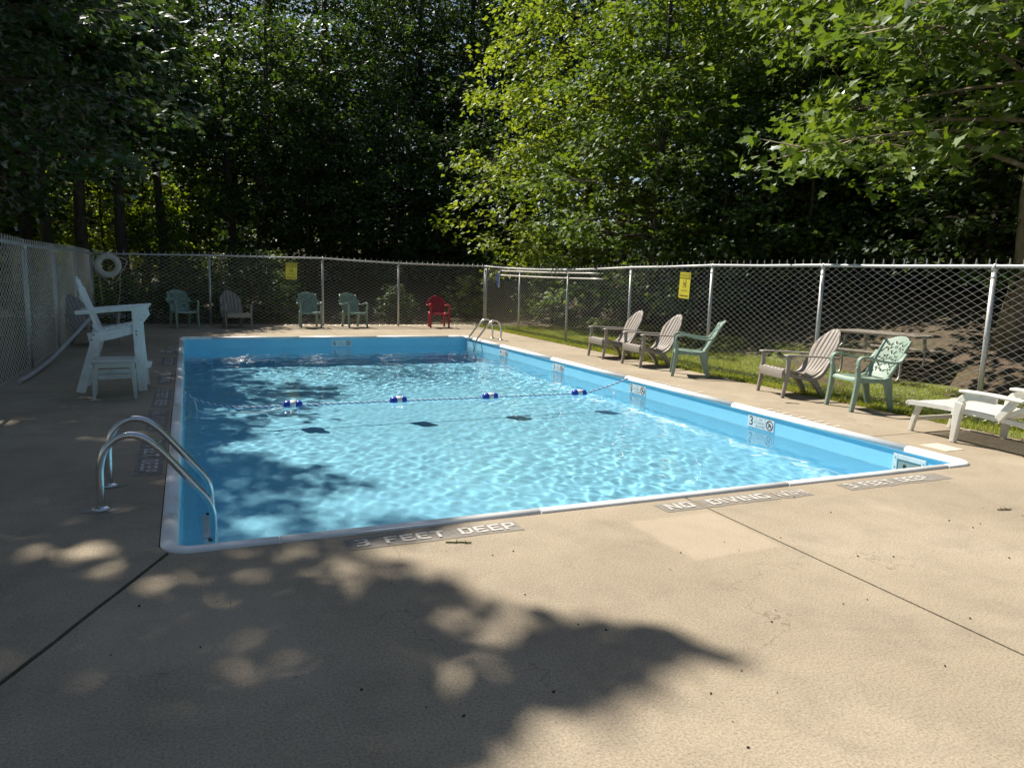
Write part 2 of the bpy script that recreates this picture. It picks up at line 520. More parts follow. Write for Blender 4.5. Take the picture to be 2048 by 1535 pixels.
    def build(s, name, mat, parent=None, bevel=0.0, smooth=None, fix=False):
        me = bpy.data.meshes.new(name)
        me.from_pydata(s.v, [], s.f)
        sm = s.sm if smooth is None else [smooth] * len(s.f)
        me.polygons.foreach_set('use_smooth', sm)
        if fix:
            bm = bmesh.new(); bm.from_mesh(me)
            bmesh.ops.recalc_face_normals(bm, faces=bm.faces)
            bm.to_mesh(me); bm.free()
        me.materials.append(mat)
        me.update()
        o = bpy.data.objects.new(name, me)
        link(o, parent)
        if bevel:
            md = o.modifiers.new('bevel', 'BEVEL')
            md.width = bevel; md.segments = 2; md.limit_method = 'ANGLE'; md.angle_limit = math.radians(40)
        return o

def catmull(pts, k=6):
    P = [Vector(p) for p in pts]
    out = []
    for i in range(len(P) - 1):
        p0 = P[max(i - 1, 0)]; p1 = P[i]; p2 = P[i + 1]; p3 = P[min(i + 2, len(P) - 1)]
        for j in range(k):
            t = j / k
            out.append(0.5 * ((2 * p1) + (p2 - p0) * t + (2 * p0 - 5 * p1 + 4 * p2 - p3) * t * t + (3 * p1 - p0 - 3 * p2 + p3) * t ** 3))
    out.append(P[-1])
    return out

def cat2(pts, k=5):
    return [(p.x, p.y) for p in catmull([(a, b, 0) for a, b in pts], k)]

def text_mesh(txt, size, mat, name, parent, matrix, align='CENTER', sx=1.0):
    cu = bpy.data.curves.new('t', 'FONT'); cu.body = txt; cu.size = size
    cu.align_x = align; cu.align_y = 'CENTER'; cu.resolution_u = 3
    to = bpy.data.objects.new('t', cu); COL.objects.link(to)
    dg = bpy.context.evaluated_depsgraph_get()
    me = bpy.data.meshes.new_from_object(to.evaluated_get(dg))
    COL.objects.unlink(to); bpy.data.objects.remove(to)
    me.transform(matrix @ Matrix.Diagonal((sx, 1, 1, 1)))
    me.materials.clear(); me.materials.append(mat)
    o = bpy.data.objects.new(name, me)
    return link(o, parent)

def basis(o, x, y, z):
    return Matrix(((x[0], y[0], z[0], o[0]), (x[1], y[1], z[1], o[1]), (x[2], y[2], z[2], o[2]), (0, 0, 0, 1)))

# ------------------------------------------------------------------ the setting: ground, deck, pool, water
OX0, OX1, OY0, OY1, OR = -0.173, 6.086, 3.971, 16.548, 0.17      # outer edge of the coping
WZ = -0.225                                                       # water level
WI = 0.075                                                        # wall behind the coping edge

def floor_z(y):
    return -1.12 if y < 9.5 else max(-2.0, -1.12 - (y - 9.5) * 0.16)

def rrect(x0, x1, y0, y1, r, n=8, step=None):
    """counter-clockwise points with inward normals"""
    out = []
    for cx, cyy, a0 in ((x1 - r, y0 + r, -PI / 2), (x1 - r, y1 - r, 0), (x0 + r, y1 - r, PI / 2), (x0 + r, y0 + r, PI)):
        for k in range(n + 1):
            a = a0 + k * PI / 2 / n
            out.append((cx + r * math.cos(a), cyy + r * math.sin(a), -math.cos(a), -math.sin(a)))
    return out

def hillz(x, y):
    z = -0.03
    if x > 10.5:
        z += min(0.42 * (x - 10.5), 1.45 + 0.10 * (x - 13.5)) if x < 24 else 2.5
    if y > 22.5:
        k = max(0.0, min(1.0, (x - 1.0) / 4.0))
        z += k * 0.15 * min(y - 22.5, 16)
    return z

def make_ground():
    xs = sorted(set([-90, -70, -50, -36, -26, -20, -16, -13, -11] + [round(-9 + i * 0.8, 2) for i in range(9)] + [-2.4, -2.06, -1.9, -0.12, 6.03, 7.3, 7.54] +
                    [round(7.9 + i * 0.6, 2) for i in range(30)] + [28, 32, 38, 46, 60, 80, 100]))
    ys = sorted(set([-60, -40, -25, -15, -9, -6.1, -5.9, 4.02, 16.5, 20.2, 20.38] + [round(-5 + i * 0.9, 2) for i in range(10)] + [round(4.9 + i * 0.9, 2) for i in range(13)] +
                    [round(20.9 + i * 0.8, 2) for i in range(28)] + [46, 52, 60, 75, 100, 130]))
    V = []; F = []
    for y in ys:
        for x in xs:
            inside = -2.05 < x < 7.53 and -6 < y < 20.3
            z = -0.16 if inside else hillz(x, y) + (0 if (abs(x) < 9 and y < 22) else random.uniform(-0.07, 0.07))
            V.append((x, y, z))
    nx = len(xs)
    for j in range(len(ys) - 1):
        for i in range(nx - 1):
            if xs[i] >= -0.125 and xs[i + 1] <= 6.035 and ys[j] >= 4.015 and ys[j + 1] <= 16.505:
                continue
            F.append((j * nx + i, j * nx + i + 1, (j + 1) * nx + i + 1, (j + 1) * nx + i))
    o = link(bpy.data.objects.new('ground', np_mesh('ground', V, F, MT['ground'], True)))
    tag(o, 'brown leaf-littered woodland ground around the pool enclosure', None, None, 'structure')
make_ground()

def slab(poly, parent, thick=0.12, name='slab'):
    from mathutils.geometry import delaunay_2d_cdt
    n = len(poly)
    vs, _, fs, *_r = delaunay_2d_cdt([Vector(q) for q in poly], [(i, (i + 1) % n) for i in range(n)], [], 1, 1e-6)
    m = MB()
    area = sum(poly[i][0] * poly[(i + 1) % n][1] - poly[(i + 1) % n][0] * poly[i][1] for i in range(n))
    m.add([(v.x, v.y, 0) for v in vs], [tuple(f) for f in fs])
    m.add([(x, y, z) for z in (0, -thick) for x, y in poly], [((i, i + n, (i + 1) % n + n, (i + 1) % n) if area > 0 else ((i + 1) % n, (i + 1) % n + n, i + n, i)) for i in range(n)])
    return m.build(name, MT['concrete'], parent)

deck = empty('deck', label='tan brown concrete pool deck with open joints', kind='structure')
G = 0.007
e = 0.006
def arc(cx, cyy, a0, a1, r=OR + e, n=6):
    return [(cx + r * math.cos(a0 + (a1 - a0) * k / n), cyy + r * math.sin(a0 + (a1 - a0) * k / n)) for k in range(n + 1)]
DX0, DX1, DY0, DY1 = -2.06, 7.56, -6.0, 20.35
bx0, bx1, by0, by1 = OX0 - e, OX1 + e, OY0 - e, OY1 + e
cNL = (OX0 + OR, OY0 + OR); cNR = (OX1 - OR, OY0 + OR); cFR = (OX1 - OR, OY1 - OR); cFL = (OX0 + OR, OY1 - OR)
# ragged diagonal joint from the near left corner of the pool
a45 = PI * 1.25
dpt = (cNL[0] + (OR + e) * math.cos(a45), cNL[1] + (OR + e) * math.sin(a45))
diag = [dpt]
for k in range(1, 30):
    t = k / 29
    jit = random.uniform(-0.006, 0.006) if k < 22 else 0
    diag.append((dpt[0] + t * -4.18 * 0.455 * 2.3 / 2.3 + jit, dpt[1] - t * 4.18 + jit))
gd = 0.011
dl = [(x - gd * 0.9, y + gd * 0.45) for x, y in diag]
dr = [(x + gd * 0.9, y - gd * 0.45) for x, y in diag]
slab(arc(*cNL, PI * 1.25 + 0.05, PI * 1.5) + [(3.07 - G, by0), (3.07 - G, DY0), (dr[-1][0], DY0)] + dr[::-1], deck)
slab([(3.07 + G, DY0), (DX1, DY0), (DX1, 5.1 - G), (bx1, 5.1 - G)] + arc(*cNR, 0, -PI / 2) + [(3.07 + G, by0)], deck)
slab([(bx1, 5.1 + G), (DX1, 5.1 + G), (DX1, DY1), (3.12 + G, DY1), (3.12 + G, by1)] + arc(*cFR, PI / 2, 0), deck)
slab([(3.12 - G, by1), (3.12 - G, DY1), (DX0, DY1), (DX0, 17.3)] + arc(*cFL, PI * 0.75 - 0.05, PI / 2), deck)
slab([(DX0, 9.65 + G), (bx0, 9.65 + G)] + arc(*cFL, PI, PI * 0.75 + 0.05) + [(DX0, 17.3 - 2 * G)], deck)
slab([(bx0, 9.65 - G), (DX0, 9.65 - G), (DX0, dl[-1][1]) if dl[-1][0] > DX0 else (DX0, dl[-1][1])] + dl[::-1] + arc(*cNL, PI * 1.25 - 0.05, PI), deck)
slab([(DX0, dl[-1][1] - 0.02), (dl[-1][0], dl[-1][1] - 0.02), (dl[-1][0], DY0), (DX0, DY0)], deck)

# pool: liner walls and floor, coping pieces, markers, skimmer, ladders are things of their own
pool = empty('pool', label='rectangular vinyl-lined swimming pool with white coping', kind='structure')
ring = rrect(OX0 + WI, OX1 - WI, OY0 + WI, OY1 - WI, OR - WI, 6)
ext = []
for i, p in enumerate(ring):
    ext.append(p)
    q = ring[(i + 1) % len(ring)]
    d = math.hypot(q[0] - p[0], q[1] - p[1])
    k = int(d / 0.5)
    for j in range(1, k):
        t = j / k
        ext.append((p[0] + (q[0] - p[0]) * t, p[1] + (q[1] - p[1]) * t, p[2], p[3]))
b = MB(); nr = len(ext)
for x, y, nx_, ny_ in ext:
    fz = floor_z(y)
    for z, o_ in ((-0.03, 0), (fz + 0.12, 0.0), (fz + 0.035, 0.035), (fz, 0.12)):
        b.v.append((x + nx_ * o_, y + ny_ * o_, z))
for i in range(nr):
    j = (i + 1) % nr
    for k in range(3):
        b.f.append((i * 4 + k, i * 4 + k + 1, j * 4 + k + 1, j * 4 + k)); b.sm.append(True)
wall_o = b.build('liner_wall', MT['liner'], pool)
xs = np.linspace(OX0 + WI + 0.05, OX1 - WI - 0.05, 14); ys = np.concatenate(([OY0 + WI + 0.05], np.arange(4.5, 16.2, 0.5), [OY1 - WI - 0.05]))
V = [(x, y, floor_z(y) - 0.001) for y in ys for x in xs]
F = [(j * 14 + i, j * 14 + i + 1, (j + 1) * 14 + i + 1, (j + 1) * 14 + i) for j in range(len(ys) - 1) for i in range(13)]
floor_o = link(bpy.data.objects.new('liner_floor', np_mesh('liner_floor', V, F, MT['liner'], True)), pool)
for o in (wall_o, floor_o):
    o.cycles.is_caustics_receiver = True

def coping():
    R = rrect(OX0, OX1, OY0, OY1, OR, 7)
    prof = [(0.0, -0.03), (0.0, 0.004), (0.006, 0.014), (0.02, 0.021), (0.04, 0.023), (0.06, 0.019), (0.076, 0.009), (0.087, -0.006), (0.0905, -0.02), (0.088, -0.034), (0.078, -0.036), (0.07, -0.03)]
    # dense outline with joints inserted at chosen places
    cuts = dict(L=[15.8, 13.4, 11.0, 8.35, 6.5, 4.62], R=[4.62, 7.0, 9.4, 11.9, 14.3, 16.0], N=[0.42, 1.98, 4.0, 5.72], F=[5.6, 3.9, 2.2, 0.45])
    pts = []
    for i, p in enumerate(R):
        pts.append((*p, False))
        q = R[(i + 1) % len(R)]
        if math.hypot(q[0] - p[0], q[1] - p[1]) > 1:
            if abs(p[0] - q[0]) < 1e-6:
                key = 'R' if p[0] > 3 else 'L'
                pts += [(p[0], y, p[2], p[3], True) for y in cuts[key]]
            else:
                key = 'N' if p[1] < 8 else 'F'
                pts += [(x, p[1], p[2], p[3], True) for x in cuts[key]]
    N = len(pts)
    st = next(i for i in range(N) if pts[i][4])
    pts = pts[st:] + pts[:st] + [pts[st]]
    seg = []
    for p in pts:
        seg.append(p)
        if p[4] and len(seg) > 1:
            m = MB()
            for k, s_ in enumerate(seg):
                off = 0
                x, y = s_[0], s_[1]
                if k in (0, len(seg) - 1):
                    o2 = seg[1] if k == 0 else seg[-2]
                    d = math.hypot(o2[0] - x, o2[1] - y)
                    x += (o2[0] - x) / d * 0.004; y += (o2[1] - y) / d * 0.004
                m.v += [(x + s_[2] * a, y + s_[3] * a, z) for a, z in prof]
            n = len(prof)
            for k in range(len(seg) - 1):
                for j in range(n):
                    m.f.append((k * n + j, k * n + (j + 1) % n, (k + 1) * n + (j + 1) % n, (k + 1) * n + j)); m.sm.append(True)
            m.f += [tuple(range(n)), tuple(reversed(range((len(seg) - 1) * n, len(seg) * n)))]; m.sm += [False, False]
            m.build('coping_piece', MT['coping'], pool, fix=True)
            seg = [p]
coping()

# water: a real rippled surface
def make_water():
    x0, x1, y0, y1 = OX0 + WI - 0.012, OX1 - WI + 0.012, OY0 + WI - 0.012, OY1 - WI + 0.012
    dx = 0.021
    nx, ny = int((x1 - x0) / dx), int((y1 - y0) / dx)
    X, Y = np.meshgrid(np.linspace(x0, x1, nx), np.linspace(y0, y1, ny))
    Z = np.zeros_like(X)
    r = np.random.default_rng(5)
    for lam, slope, cnt in ((1.6, 0.006, 6), (0.8, 0.009, 8), (0.45, 0.013, 12), (0.27, 0.015, 16), (0.17, 0.016, 18), (0.105, 0.015, 20)):
        for _ in range(cnt):
            a = r.uniform(0, 2 * PI) if r.random() < 0.6 else r.normal(2.4, 0.5)
            l_ = lam * r.uniform(0.75, 1.3)
            k = 2 * PI / l_
            amp = slope / k / math.sqrt(cnt) * 1.4
            ph = r.uniform(0, 6.28)
            Z += amp * np.sin(k * (X * math.cos(a) + Y * math.sin(a)) + ph + 0.6 * np.sin(X * r.uniform(0.3, 1.2) + Y * r.uniform(0.3, 1.2) + ph))
    # calmer towards the near left corner, livelier in the middle
    patch = 0.78 + 0.42 * np.sin(X * 1.1 + 0.7 * np.sin(Y * 0.8) + 1.3) * np.sin(Y * 0.75 + 0.9 * np.sin(X * 0.9))
    Z *= patch * 0.85
    calm = 0.35 + 0.65 * np.clip((X * 0.5 + (Y - 4) * 0.28), 0, 1)
    calm = calm * (1 + 0.8 * np.clip((Y - 11) / 3, 0, 1))
    V = np.stack([X, Y, WZ + Z * calm], -1).reshape(-1, 3)
    idx = np.arange(nx * ny).reshape(ny, nx)
    F = np.stack([idx[:-1, :-1], idx[:-1, 1:], idx[1:, 1:], idx[1:, :-1]], -1).reshape(-1, 4)
    o = link(bpy.data.objects.new('water', np_mesh('water', V, F, MT['water'], True)))
    tag(o, 'clear blue rippled pool water', None, None, 'structure')
    o.cycles.is_caustics_caster = True
make_water()

# depth markers set in the wall
def marker(origin, xdir, ndir, digit, w=0.43):
    """three white tiles; origin = top left corner on the wall seen from the pool"""
    xd, nd = Vector(xdir), Vector(ndir)
    ud = Vector((0, 0, 1))
    root = bpy.data.objects.new('depth_marker', None); root.empty_display_size = 0.1; link(root, pool)
    tw, th = w / 3 - 0.006, 0.135
    O = Vector(origin)
    for k in range(3):
        c = O + xd * (w / 3 * (k + 0.5)) - ud * th / 2 + nd * 0.002
        rot = Matrix((xd, ud, nd)).transposed()
        m = MB(); m.box(c, (tw, th, 0.005), rot); m.build('tile', MT['tile'], root)
        B = basis(c + nd * 0.0035, xd, ud, nd)
        if k == 0:
            text_mesh(digit, 0.15, MT['ink'], 'digit', root, B @ Matrix.Translation((-0.012, 0, 0)))
            text_mesh('FT', 0.03, MT['ink_grey'], 'unit', root, B @ Matrix.Translation((0.05, 0.0, 0)))
        elif k == 1:
            for i, t in enumerate(('NO', 'DIVING', 'ALLOWED')):
                text_mesh(t, 0.036, MT['ink_grey'], 'lettering', root, B @ Matrix.Translation((0, 0.038 - 0.04 * i, 0)), sx=0.85)
        else:
            m = MB(); n = 28
            for i in range(n):
                a = 2 * PI * i / n
                for r_ in (0.046, 0.057):
                    m.v.append(tuple(B @ Vector((r_ * math.cos(a), r_ * math.sin(a), 0.001))))
            for i in range(n):
                j = (i + 1) % n
                m.f.append((2 * i, 2 * i + 1, 2 * j + 1, 2 * j)); m.sm.append(False)
            def q4(pts):
                m.add([tuple(B @ Vector((x, y, 0.001))) for x, y in pts], [(0, 1, 2, 3)])
            q4([(-0.038, 0.03), (-0.03, 0.038), (0.038, -0.03), (0.03, -0.038)])
            m.build('ban_ring', MT['ink_red'], root)
            m = MB()
            def q5(pts):
                m.add([tuple(B @ Vector((x, y, 0.0005))) for x, y in pts], [(0, 1, 2, 3)])
            q5([(-0.03, -0.03), (-0.018, -0.03), (0.012, 0.02), (0.0, 0.024)]); q5([(0.0, 0.0), (0.03, -0.012), (0.032, -0.002), (0.006, 0.012)])
            m.build('diver', MT['ink'], root)
for yc, dg in ((6.70, '3'), (9.27, '3'), (11.82, '3'), (14.31, '4')):
    marker((OX1 - WI, yc, -0.066), (0, -1, 0), (-1, 0, 0), dg)
marker((2.89, OY1 - WI, -0.066), (1, 0, 0), (0, -1, 0), '6')

# skimmer in the right wall
sk = bpy.data.objects.new('skimmer', None); sk.empty_display_size = 0.1; link(sk, pool)
m = MB(); xw = OX1 - WI - 0.004
for (y, z, dy, dz) in ((4.70, -0.19, 0.045, 0.25), (4.41, -0.19, 0.045, 0.25), (4.555, -0.088, 0.245, 0.045), (4.555, -0.292, 0.245, 0.045)):
    m.box((xw, y, z), (0.014, dy, dz))
m.build('frame', MT['lumber'], sk, 0.003)
m = MB(); m.box((xw - 0.0005, 4.555, -0.19), (0.003, 0.25, 0.17)); m.build('throat_shade', MT['dark'], sk)  # flat plate; its darker tone stands for shade inside the opening
m = MB(); m.box((xw - 0.003, 4.52, -0.20), (0.005, 0.09, 0.012)); m.box((xw - 0.003, 4.60, -0.17), (0.005, 0.025, 0.04)); m.build('weir_flap', MT['rubber'], sk)
for y, z in ((4.70, -0.10), (4.70, -0.19), (4.70, -0.28), (4.41, -0.10), (4.41, -0.19)):
    m = MB(); m.box((xw - 0.008, y, z), (0.004, 0.01, 0.01)); m.build('screw', MT['ink_grey'], sk)
m = MB(); m.box((6.40, 4.54, 0.002), (0.24, 0.27, 0.006)); lid = m.build('skimmer_lid', MT['lid'], deck, 0.002)

# painted warnings on the deck: grey bands with block letters
def L_(*r): return [('r', *x) for x in r]
FONT = {
    'E': (0.72, L_((0, 0, .2, 1), (.2, 0, .72, .19), (.2, .81, .72, 1), (.2, .41, .6, .59))),
    'F': (0.72, L_((0, 0, .2, 1), (.2, .81, .72, 1), (.2, .41, .6, .59))),
    'T': (0.74, L_((0, .81, .74, 1), (.27, 0, .47, .81))),
    'D': (0.74, L_((0, 0, .2, 1), (.2, 0, .6, .18), (.2, .82, .6, 1), (.56, .12, .74, .88))),
    'P': (0.72, L_((0, 0, .2, 1), (.2, .82, .6, 1), (.2, .36, .6, .53), (.54, .44, .72, .92))),
    '3': (0.72, L_((0, 0, .6, .18), (0, .82, .6, 1), (.12, .42, .6, .58), (.52, .08, .72, .47), (.52, .53, .72, .92))),
    'N': (0.80, L_((0, 0, .19, 1), (.61, 0, .8, 1)) + [('q', (.0, 1), (.2, 1), (.8, 0), (.6, 0))]),
    'O': (0.76, L_((0, .1, .2, .9), (.56, .1, .76, .9), (.1, 0, .66, .18), (.1, .82, .66, 1))),
    'I': (0.20, L_((0, 0, .2, 1))),
    'V': (0.80, [('q', (0, 1), (.2, 1), (.48, 0), (.32, 0)), ('q', (.6, 1), (.8, 1), (.48, 0), (.32, 0))]),
    'G': (0.76, L_((0, .1, .2, .9), (.1, 0, .7, .18), (.1, .82, .7, 1), (.56, .1, .76, .5), (.4, .38, .6, .52))),
    ' ': (0.55, []),
}
def band(origin, xdir, ydir, length, depth, text, tx0, tx1, th, ty, wmat='deckwhite', zoff=0.0, name='painted_warning'):
    root = bpy.data.objects.new(name, None); root.empty_display_size = 0.1; link(root, deck)
    O = Vector(origin); xd = Vector(xdir); yd = Vector(ydir)
    m = MB(); z = 0.004 + zoff
    k = 8
    pts = [O + xd * length * i / k + yd * random.uniform(-0.006, 0.006) for i in range(k + 1)] + [O + xd * length * i / k + yd * (depth + random.uniform(-0.006, 0.006)) for i in range(k, -1, -1)]
    m.add([(p.x, p.y, z) for p in pts], [tuple(range(len(pts)))])
    m.build('paint_band', MT['deckgrey'], root)
    tot = sum(FONT[c][0] + 0.16 for c in text) - 0.16
    s = (tx1 - tx0) / tot
    x = tx0
    for c in text:
        w, sh = FONT[c]
        if sh:
            m = MB()
            for i_, it in enumerate(sh):
                if it[0] == 'r':
                    _, a, b_, c_, d_ = it
                    q = [(a, b_), (c_, b_), (c_, d_), (a, d_)]
                else:
                    q = it[1:]
                vv = [O + xd * (x + qx * s) + yd * (ty + qy * th) for qx, qy in q]
                m.add([(p.x, p.y, z + 0.003 + 0.0004 * i_) for p in vv], [(0, 1, 2, 3)])
            m.build('letter', MT[wmat], root)
        x += (w + 0.16) * s
    return root
band((0.74, 3.735, 0), (1, 0, 0), (0, 1, 0), 1.02, 0.165, '3 FEET DEEP', 0.05, 0.99, 0.098, 0.035)
band((2.76, 3.735, 0), (1, 0, 0), (0, 1, 0), 0.300, 0.165, 'NO', 0.05, 0.255, 0.1, 0.035)
band((3.088, 3.735, 0), (1, 0, 0), (0, 1, 0), 0.62, 0.165, 'DIVING', 0.06, 0.56, 0.1, 0.035)
g = band((3.72, 3.735, 0), (1, 0, 0), (0, 1, 0), 0.28, 0.16, 'IVINI', 0.0, 0.27, 0.1, 0.035, 'deckghost')
band((4.36, 3.735, 0), (1, 0, 0), (0, 1, 0), 1.08, 0.165, '3 FEET DEEP', 0.05, 0.88, 0.098, 0.035)
for ys_, ln, tx in ((6.75, 1.15, '3 FEET DEEP'), (8.20, 1.10, 'NO DIVING'), (9.55, 1.2, '3 FEET DEEP'), (10.95, 0.9, 'NO DIVING'), (12.95, 1.1, '3 FEET DEEP'), (14.6, 1.1, 'NO DIVING')):
    band((-0.385, ys_, 0), (0, -1, 0), (1, 0, 0), ln, 0.185, tx, 0.05, ln - 0.07, 0.115, 0.035, 'deckghost' if ys_ > 7 and ys_ < 9 else 'deckwhite')
for ys_ in (5.55, 7.85, 10.0, 12.3):
    root = bpy.data.objects.new('worn_warning', None); root.empty_display_size = 0.1; link(root, deck)
    for k in range(9):
        m = MB(); y = ys_ + k * 0.125
        m.add([(6.15, y, 0.005), (6.28, y + 0.02, 0.005), (6.28, y + 0.075, 0.005), (6.15, y + 0.06, 0.005)], [(0, 1, 2, 3)]); m.build('letter', MT['deckghost'], root)

# lawn along the right fence, grass, driveway beyond the far left corner
def lawn():
    xs = np.linspace(7.565, 11.3, 12); ys = np.linspace(-1, 20.0, 24)
    V = [(x, y, hillz(x, y) + (0.012 if 7.6 < x < 11 else -0.02)) for y in ys for x in xs]
    F = [(j * 12 + i, j * 12 + i + 1, (j + 1) * 12 + i + 1, (j + 1) * 12 + i) for j in range(23) for i in range(11)]
    o = link(bpy.data.objects.new('lawn', np_mesh('lawn', V, F, MT['lawn'], True)))
    tag(o, 'strip of mown lawn along the right-hand fence', None, None, 'structure')
    n = 95000
    x = 7.56 + RNG.random(n) ** 1.35 * 3.6; y = RNG.uniform(3.6, 19.9, n)
    pt = np.sin(x * 2.1 + 1) * np.cos(y * 1.3) + np.sin(x * 5.3 + y * 3.1) * 0.5 + RNG.normal(0, 0.5, n)
    keep = pt > -1.1
    x, y, pt = x[keep], y[keep], pt[keep]; n = len(x)
    hgt = RNG.uniform(0.03, 0.075, n) * (1 + 0.35 * (x < 7.7)) ; a = RNG.uniform(0, 2 * PI, n); ln = RNG.normal(0, 0.5, (n, 2)) * hgt[:, None]
    w = RNG.uniform(0.003, 0.0055, n)
    z = np.array([hillz(a_, b_) for a_, b_ in zip(x, y)]) + 0.008
    V = np.zeros((n, 3, 3), np.float32)
    V[:, 0] = np.stack([x - np.cos(a) * w, y - np.sin(a) * w, z], -1)
    V[:, 1] = np.stack([x + np.cos(a) * w, y + np.sin(a) * w, z], -1)
    V[:, 2] = np.stack([x + ln[:, 0], y + ln[:, 1], z + hgt], -1)
    tone = np.repeat(np.clip(0.45 + 0.22 * pt + RNG.normal(0, 0.15, n), 0, 1), 3)
    o = link(bpy.data.objects.new('grass', np_mesh('grass', V.reshape(-1, 3), np.arange(3 * n).reshape(-1, 3), MT['grass'], False, tone)))
    tag(o, 'short yellow-green grass along the right-hand fence', 'grass', None, 'stuff')
lawn()
m = MB()
m.add([(-16, 22.6, 0.01), (1.3, 22.6, 0.01), (1.3, 27, 0.01), (-16, 27, 0.01)], [(0, 1, 2, 3)])
tag(m.build('driveway', MT['drive'], None), 'pale driveway glimpsed under the bushes beyond the far fence', None, None, 'structure')
m = MB()
m.add([(-9.5, 6, 0.012), (-6.5, 6, 0.012), (-6.5, 22.4, 0.012), (-9.5, 22.4, 0.012)], [(0, 1, 2, 3)])
tag(m.build('path', MT['drive'], None), 'pale path glimpsed through the left fence', None, None, 'structure')

# ------------------------------------------------------------------ chain-link fences
def wire_panel(A, B, za, zb, parent, r=0.0039):
    A = np.array(A, float); B = np.array(B, float)
    L = np.linalg.norm(B - A); d = (B - A) / L; nrm = np.array([-d[1], d[0]])
    w = 0.074; n = max(1, int(round(L / w))); w = L / n; hh = 0.043
    K = 42
    zs = np.arange(K) * hh + 0.02
    i = np.arange(n)[:, None]; k = np.arange(K)[None, :]
    par = ((k + i) % 2).astype(float)
    u = i * w + par * w * 1.03 - 0.015 * w
    off = np.where(par > 0, 0.003, -0.003) + 0 * i
    t = u / L
    top = za + (zb - za) * t
    # gentle bagging of the fabric
    bag = 0.012 * np.sin(u * 2.2 + A[0]) * np.sin(zs[None, :] * 2.0 + 1)
    Z = zs[None, :] * (top + 0.0) / (K * hh - 0.06)
    X = A[0] + d[0] * u + nrm[0] * (off + bag); Y = A[1] + d[1] * u + nrm[1] * (off + bag)
    P = np.stack([X, Y, Z + 0 * u], -1)                     # n,K,3
    ringo = np.array([[d[0] * r, d[1] * r, 0], [nrm[0] * r, nrm[1] * r, 0], [-d[0] * r, -d[1] * r, 0], [-nrm[0] * r, -nrm[1] * r, 0]])
    V = (P[:, :, None, :] + ringo[None, None]).reshape(-1, 3)
    base = (np.arange(n)[:, None] * K + np.arange(K - 1)[None, :]).reshape(-1, 1) * 4
    F = np.concatenate([base + np.array([[a, (a + 1) % 4, (a + 1) % 4 + 4, a + 4]]) for a in range(4)], 0)
    # twisted barbs standing above the rail
    Pb = P[:, -1, :]
    bv = []; bf = []
    for q in range(n):
        b0 = len(V) + len(bv)
        p = Pb[q]; dx = (q % 2 - 0.5) * 0.012
        for (du, dz, rr) in ((0, -0.02, r * 1.3), (0, 0.03, r * 1.5), (dx, 0.048, r * 0.7)):
            for a in range(3):
                an = 2 * PI * a / 3
                bv.append((p[0] + d[0] * (du + math.cos(an) * rr) + nrm[0] * math.sin(an) * rr, p[1] + d[1] * (du + math.cos(an) * rr) + nrm[1] * math.sin(an) * rr, p[2] + dz))
        for s_ in range(2):
            for a in range(3):
                bf.append((b0 + s_ * 3 + a, b0 + s_ * 3 + (a + 1) % 3, b0 + s_ * 3 + 3 + (a + 1) % 3, b0 + s_ * 3 + 3 + a))
    V = np.concatenate([V, np.array(bv)]); F = np.concatenate([F, np.array(bf)])
    o = link(bpy.data.objects.new('wire_mesh', np_mesh('wire_mesh', V, F, MT['wire'], True)), parent)
    o['kind'] = 'stuff'

def fence(label, posts, caps=(), rpost=0.028, wire=0.0039):
    root = empty('chain_link_fence', label=label, cat='fence', group='chain-link fences round the pool')
    for k, (x, y, zt) in enumerate(posts):
        term = k in caps
        r = rpost * (1.3 if term else 1)
        m = MB()
        m.tube([(x, y, -0.05), (x, y, zt - 0.03)], r, 14)
        p = m.build('post', MT['galv'], root)
        m = MB()
        m.tube([(x, y, zt - 0.06), (x, y, zt - 0.02), (x, y, zt + 0.012), (x, y, zt + 0.03)], [r * 1.15, r * 1.2, r * 1.0, r * 0.45], 12)
        m.build('post_cap', MT['galv'], p)
        for zb in (0.35, 0.95, zt - 0.12):
            m = MB(); m.tube([(x, y, zb - 0.01), (x, y, zb + 0.01)], r * 1.12, 12, False); m.build('tie_band', MT['galv'], p)
    for k in range(len(posts) - 1):
        (x0, y0, z0), (x1, y1, z1) = posts[k], posts[k + 1]
        m = MB()
        m.tube([(x0, y0, z0), ((x0 + x1) / 2, (y0 + y1) / 2, (z0 + z1) / 2 - 0.006), (x1, y1, z1)], 0.02, 12, False)
        m.build('top_rail', MT['galv'], root)
        # the fabric hangs on the pool side of the posts
        wire_panel((x0, y0), (x1, y1), z0, z1, root, wire)
    return root

RIGHT_POSTS = [(8.10, 2.9, 1.72), (8.06, 5.35, 1.72), (8.03, 7.71, 1.73), (8.0, 10.03, 1.73), (7.97, 12.45, 1.69), (7.93, 15.0, 1.63), (7.90, 17.6, 1.64), (7.87, 19.88, 1.70)]
FAR_POSTS = [(-2.02, 19.9, 1.68), (0.52, 19.92, 1.73), (3.27, 19.92, 1.76), (5.30, 19.9, 1.70), (7.84, 19.92, 1.70)]
LEFT_POSTS = [(-2.02, 6.6, 1.72), (-2.0, 9.3, 1.71), (-2.0, 11.9, 1.67), (-2.0, 14.3, 1.67), (-2.02, 16.9, 1.70), (-2.04, 19.84, 1.67)]
def shift(ps, dx, dy):
    return [(x + dx, y + dy, z) for x, y, z in ps]
fence('galvanised chain-link fence on the right beside the lawn strip', RIGHT_POSTS, (7,), wire=0.0042)
fence('galvanised chain-link fence along the far end behind the red chair', FAR_POSTS, wire=0.0046)
fence('galvanised chain-link fence on the left beside the lifeguard chair, in shade', LEFT_POSTS, (5,), wire=0.0025)

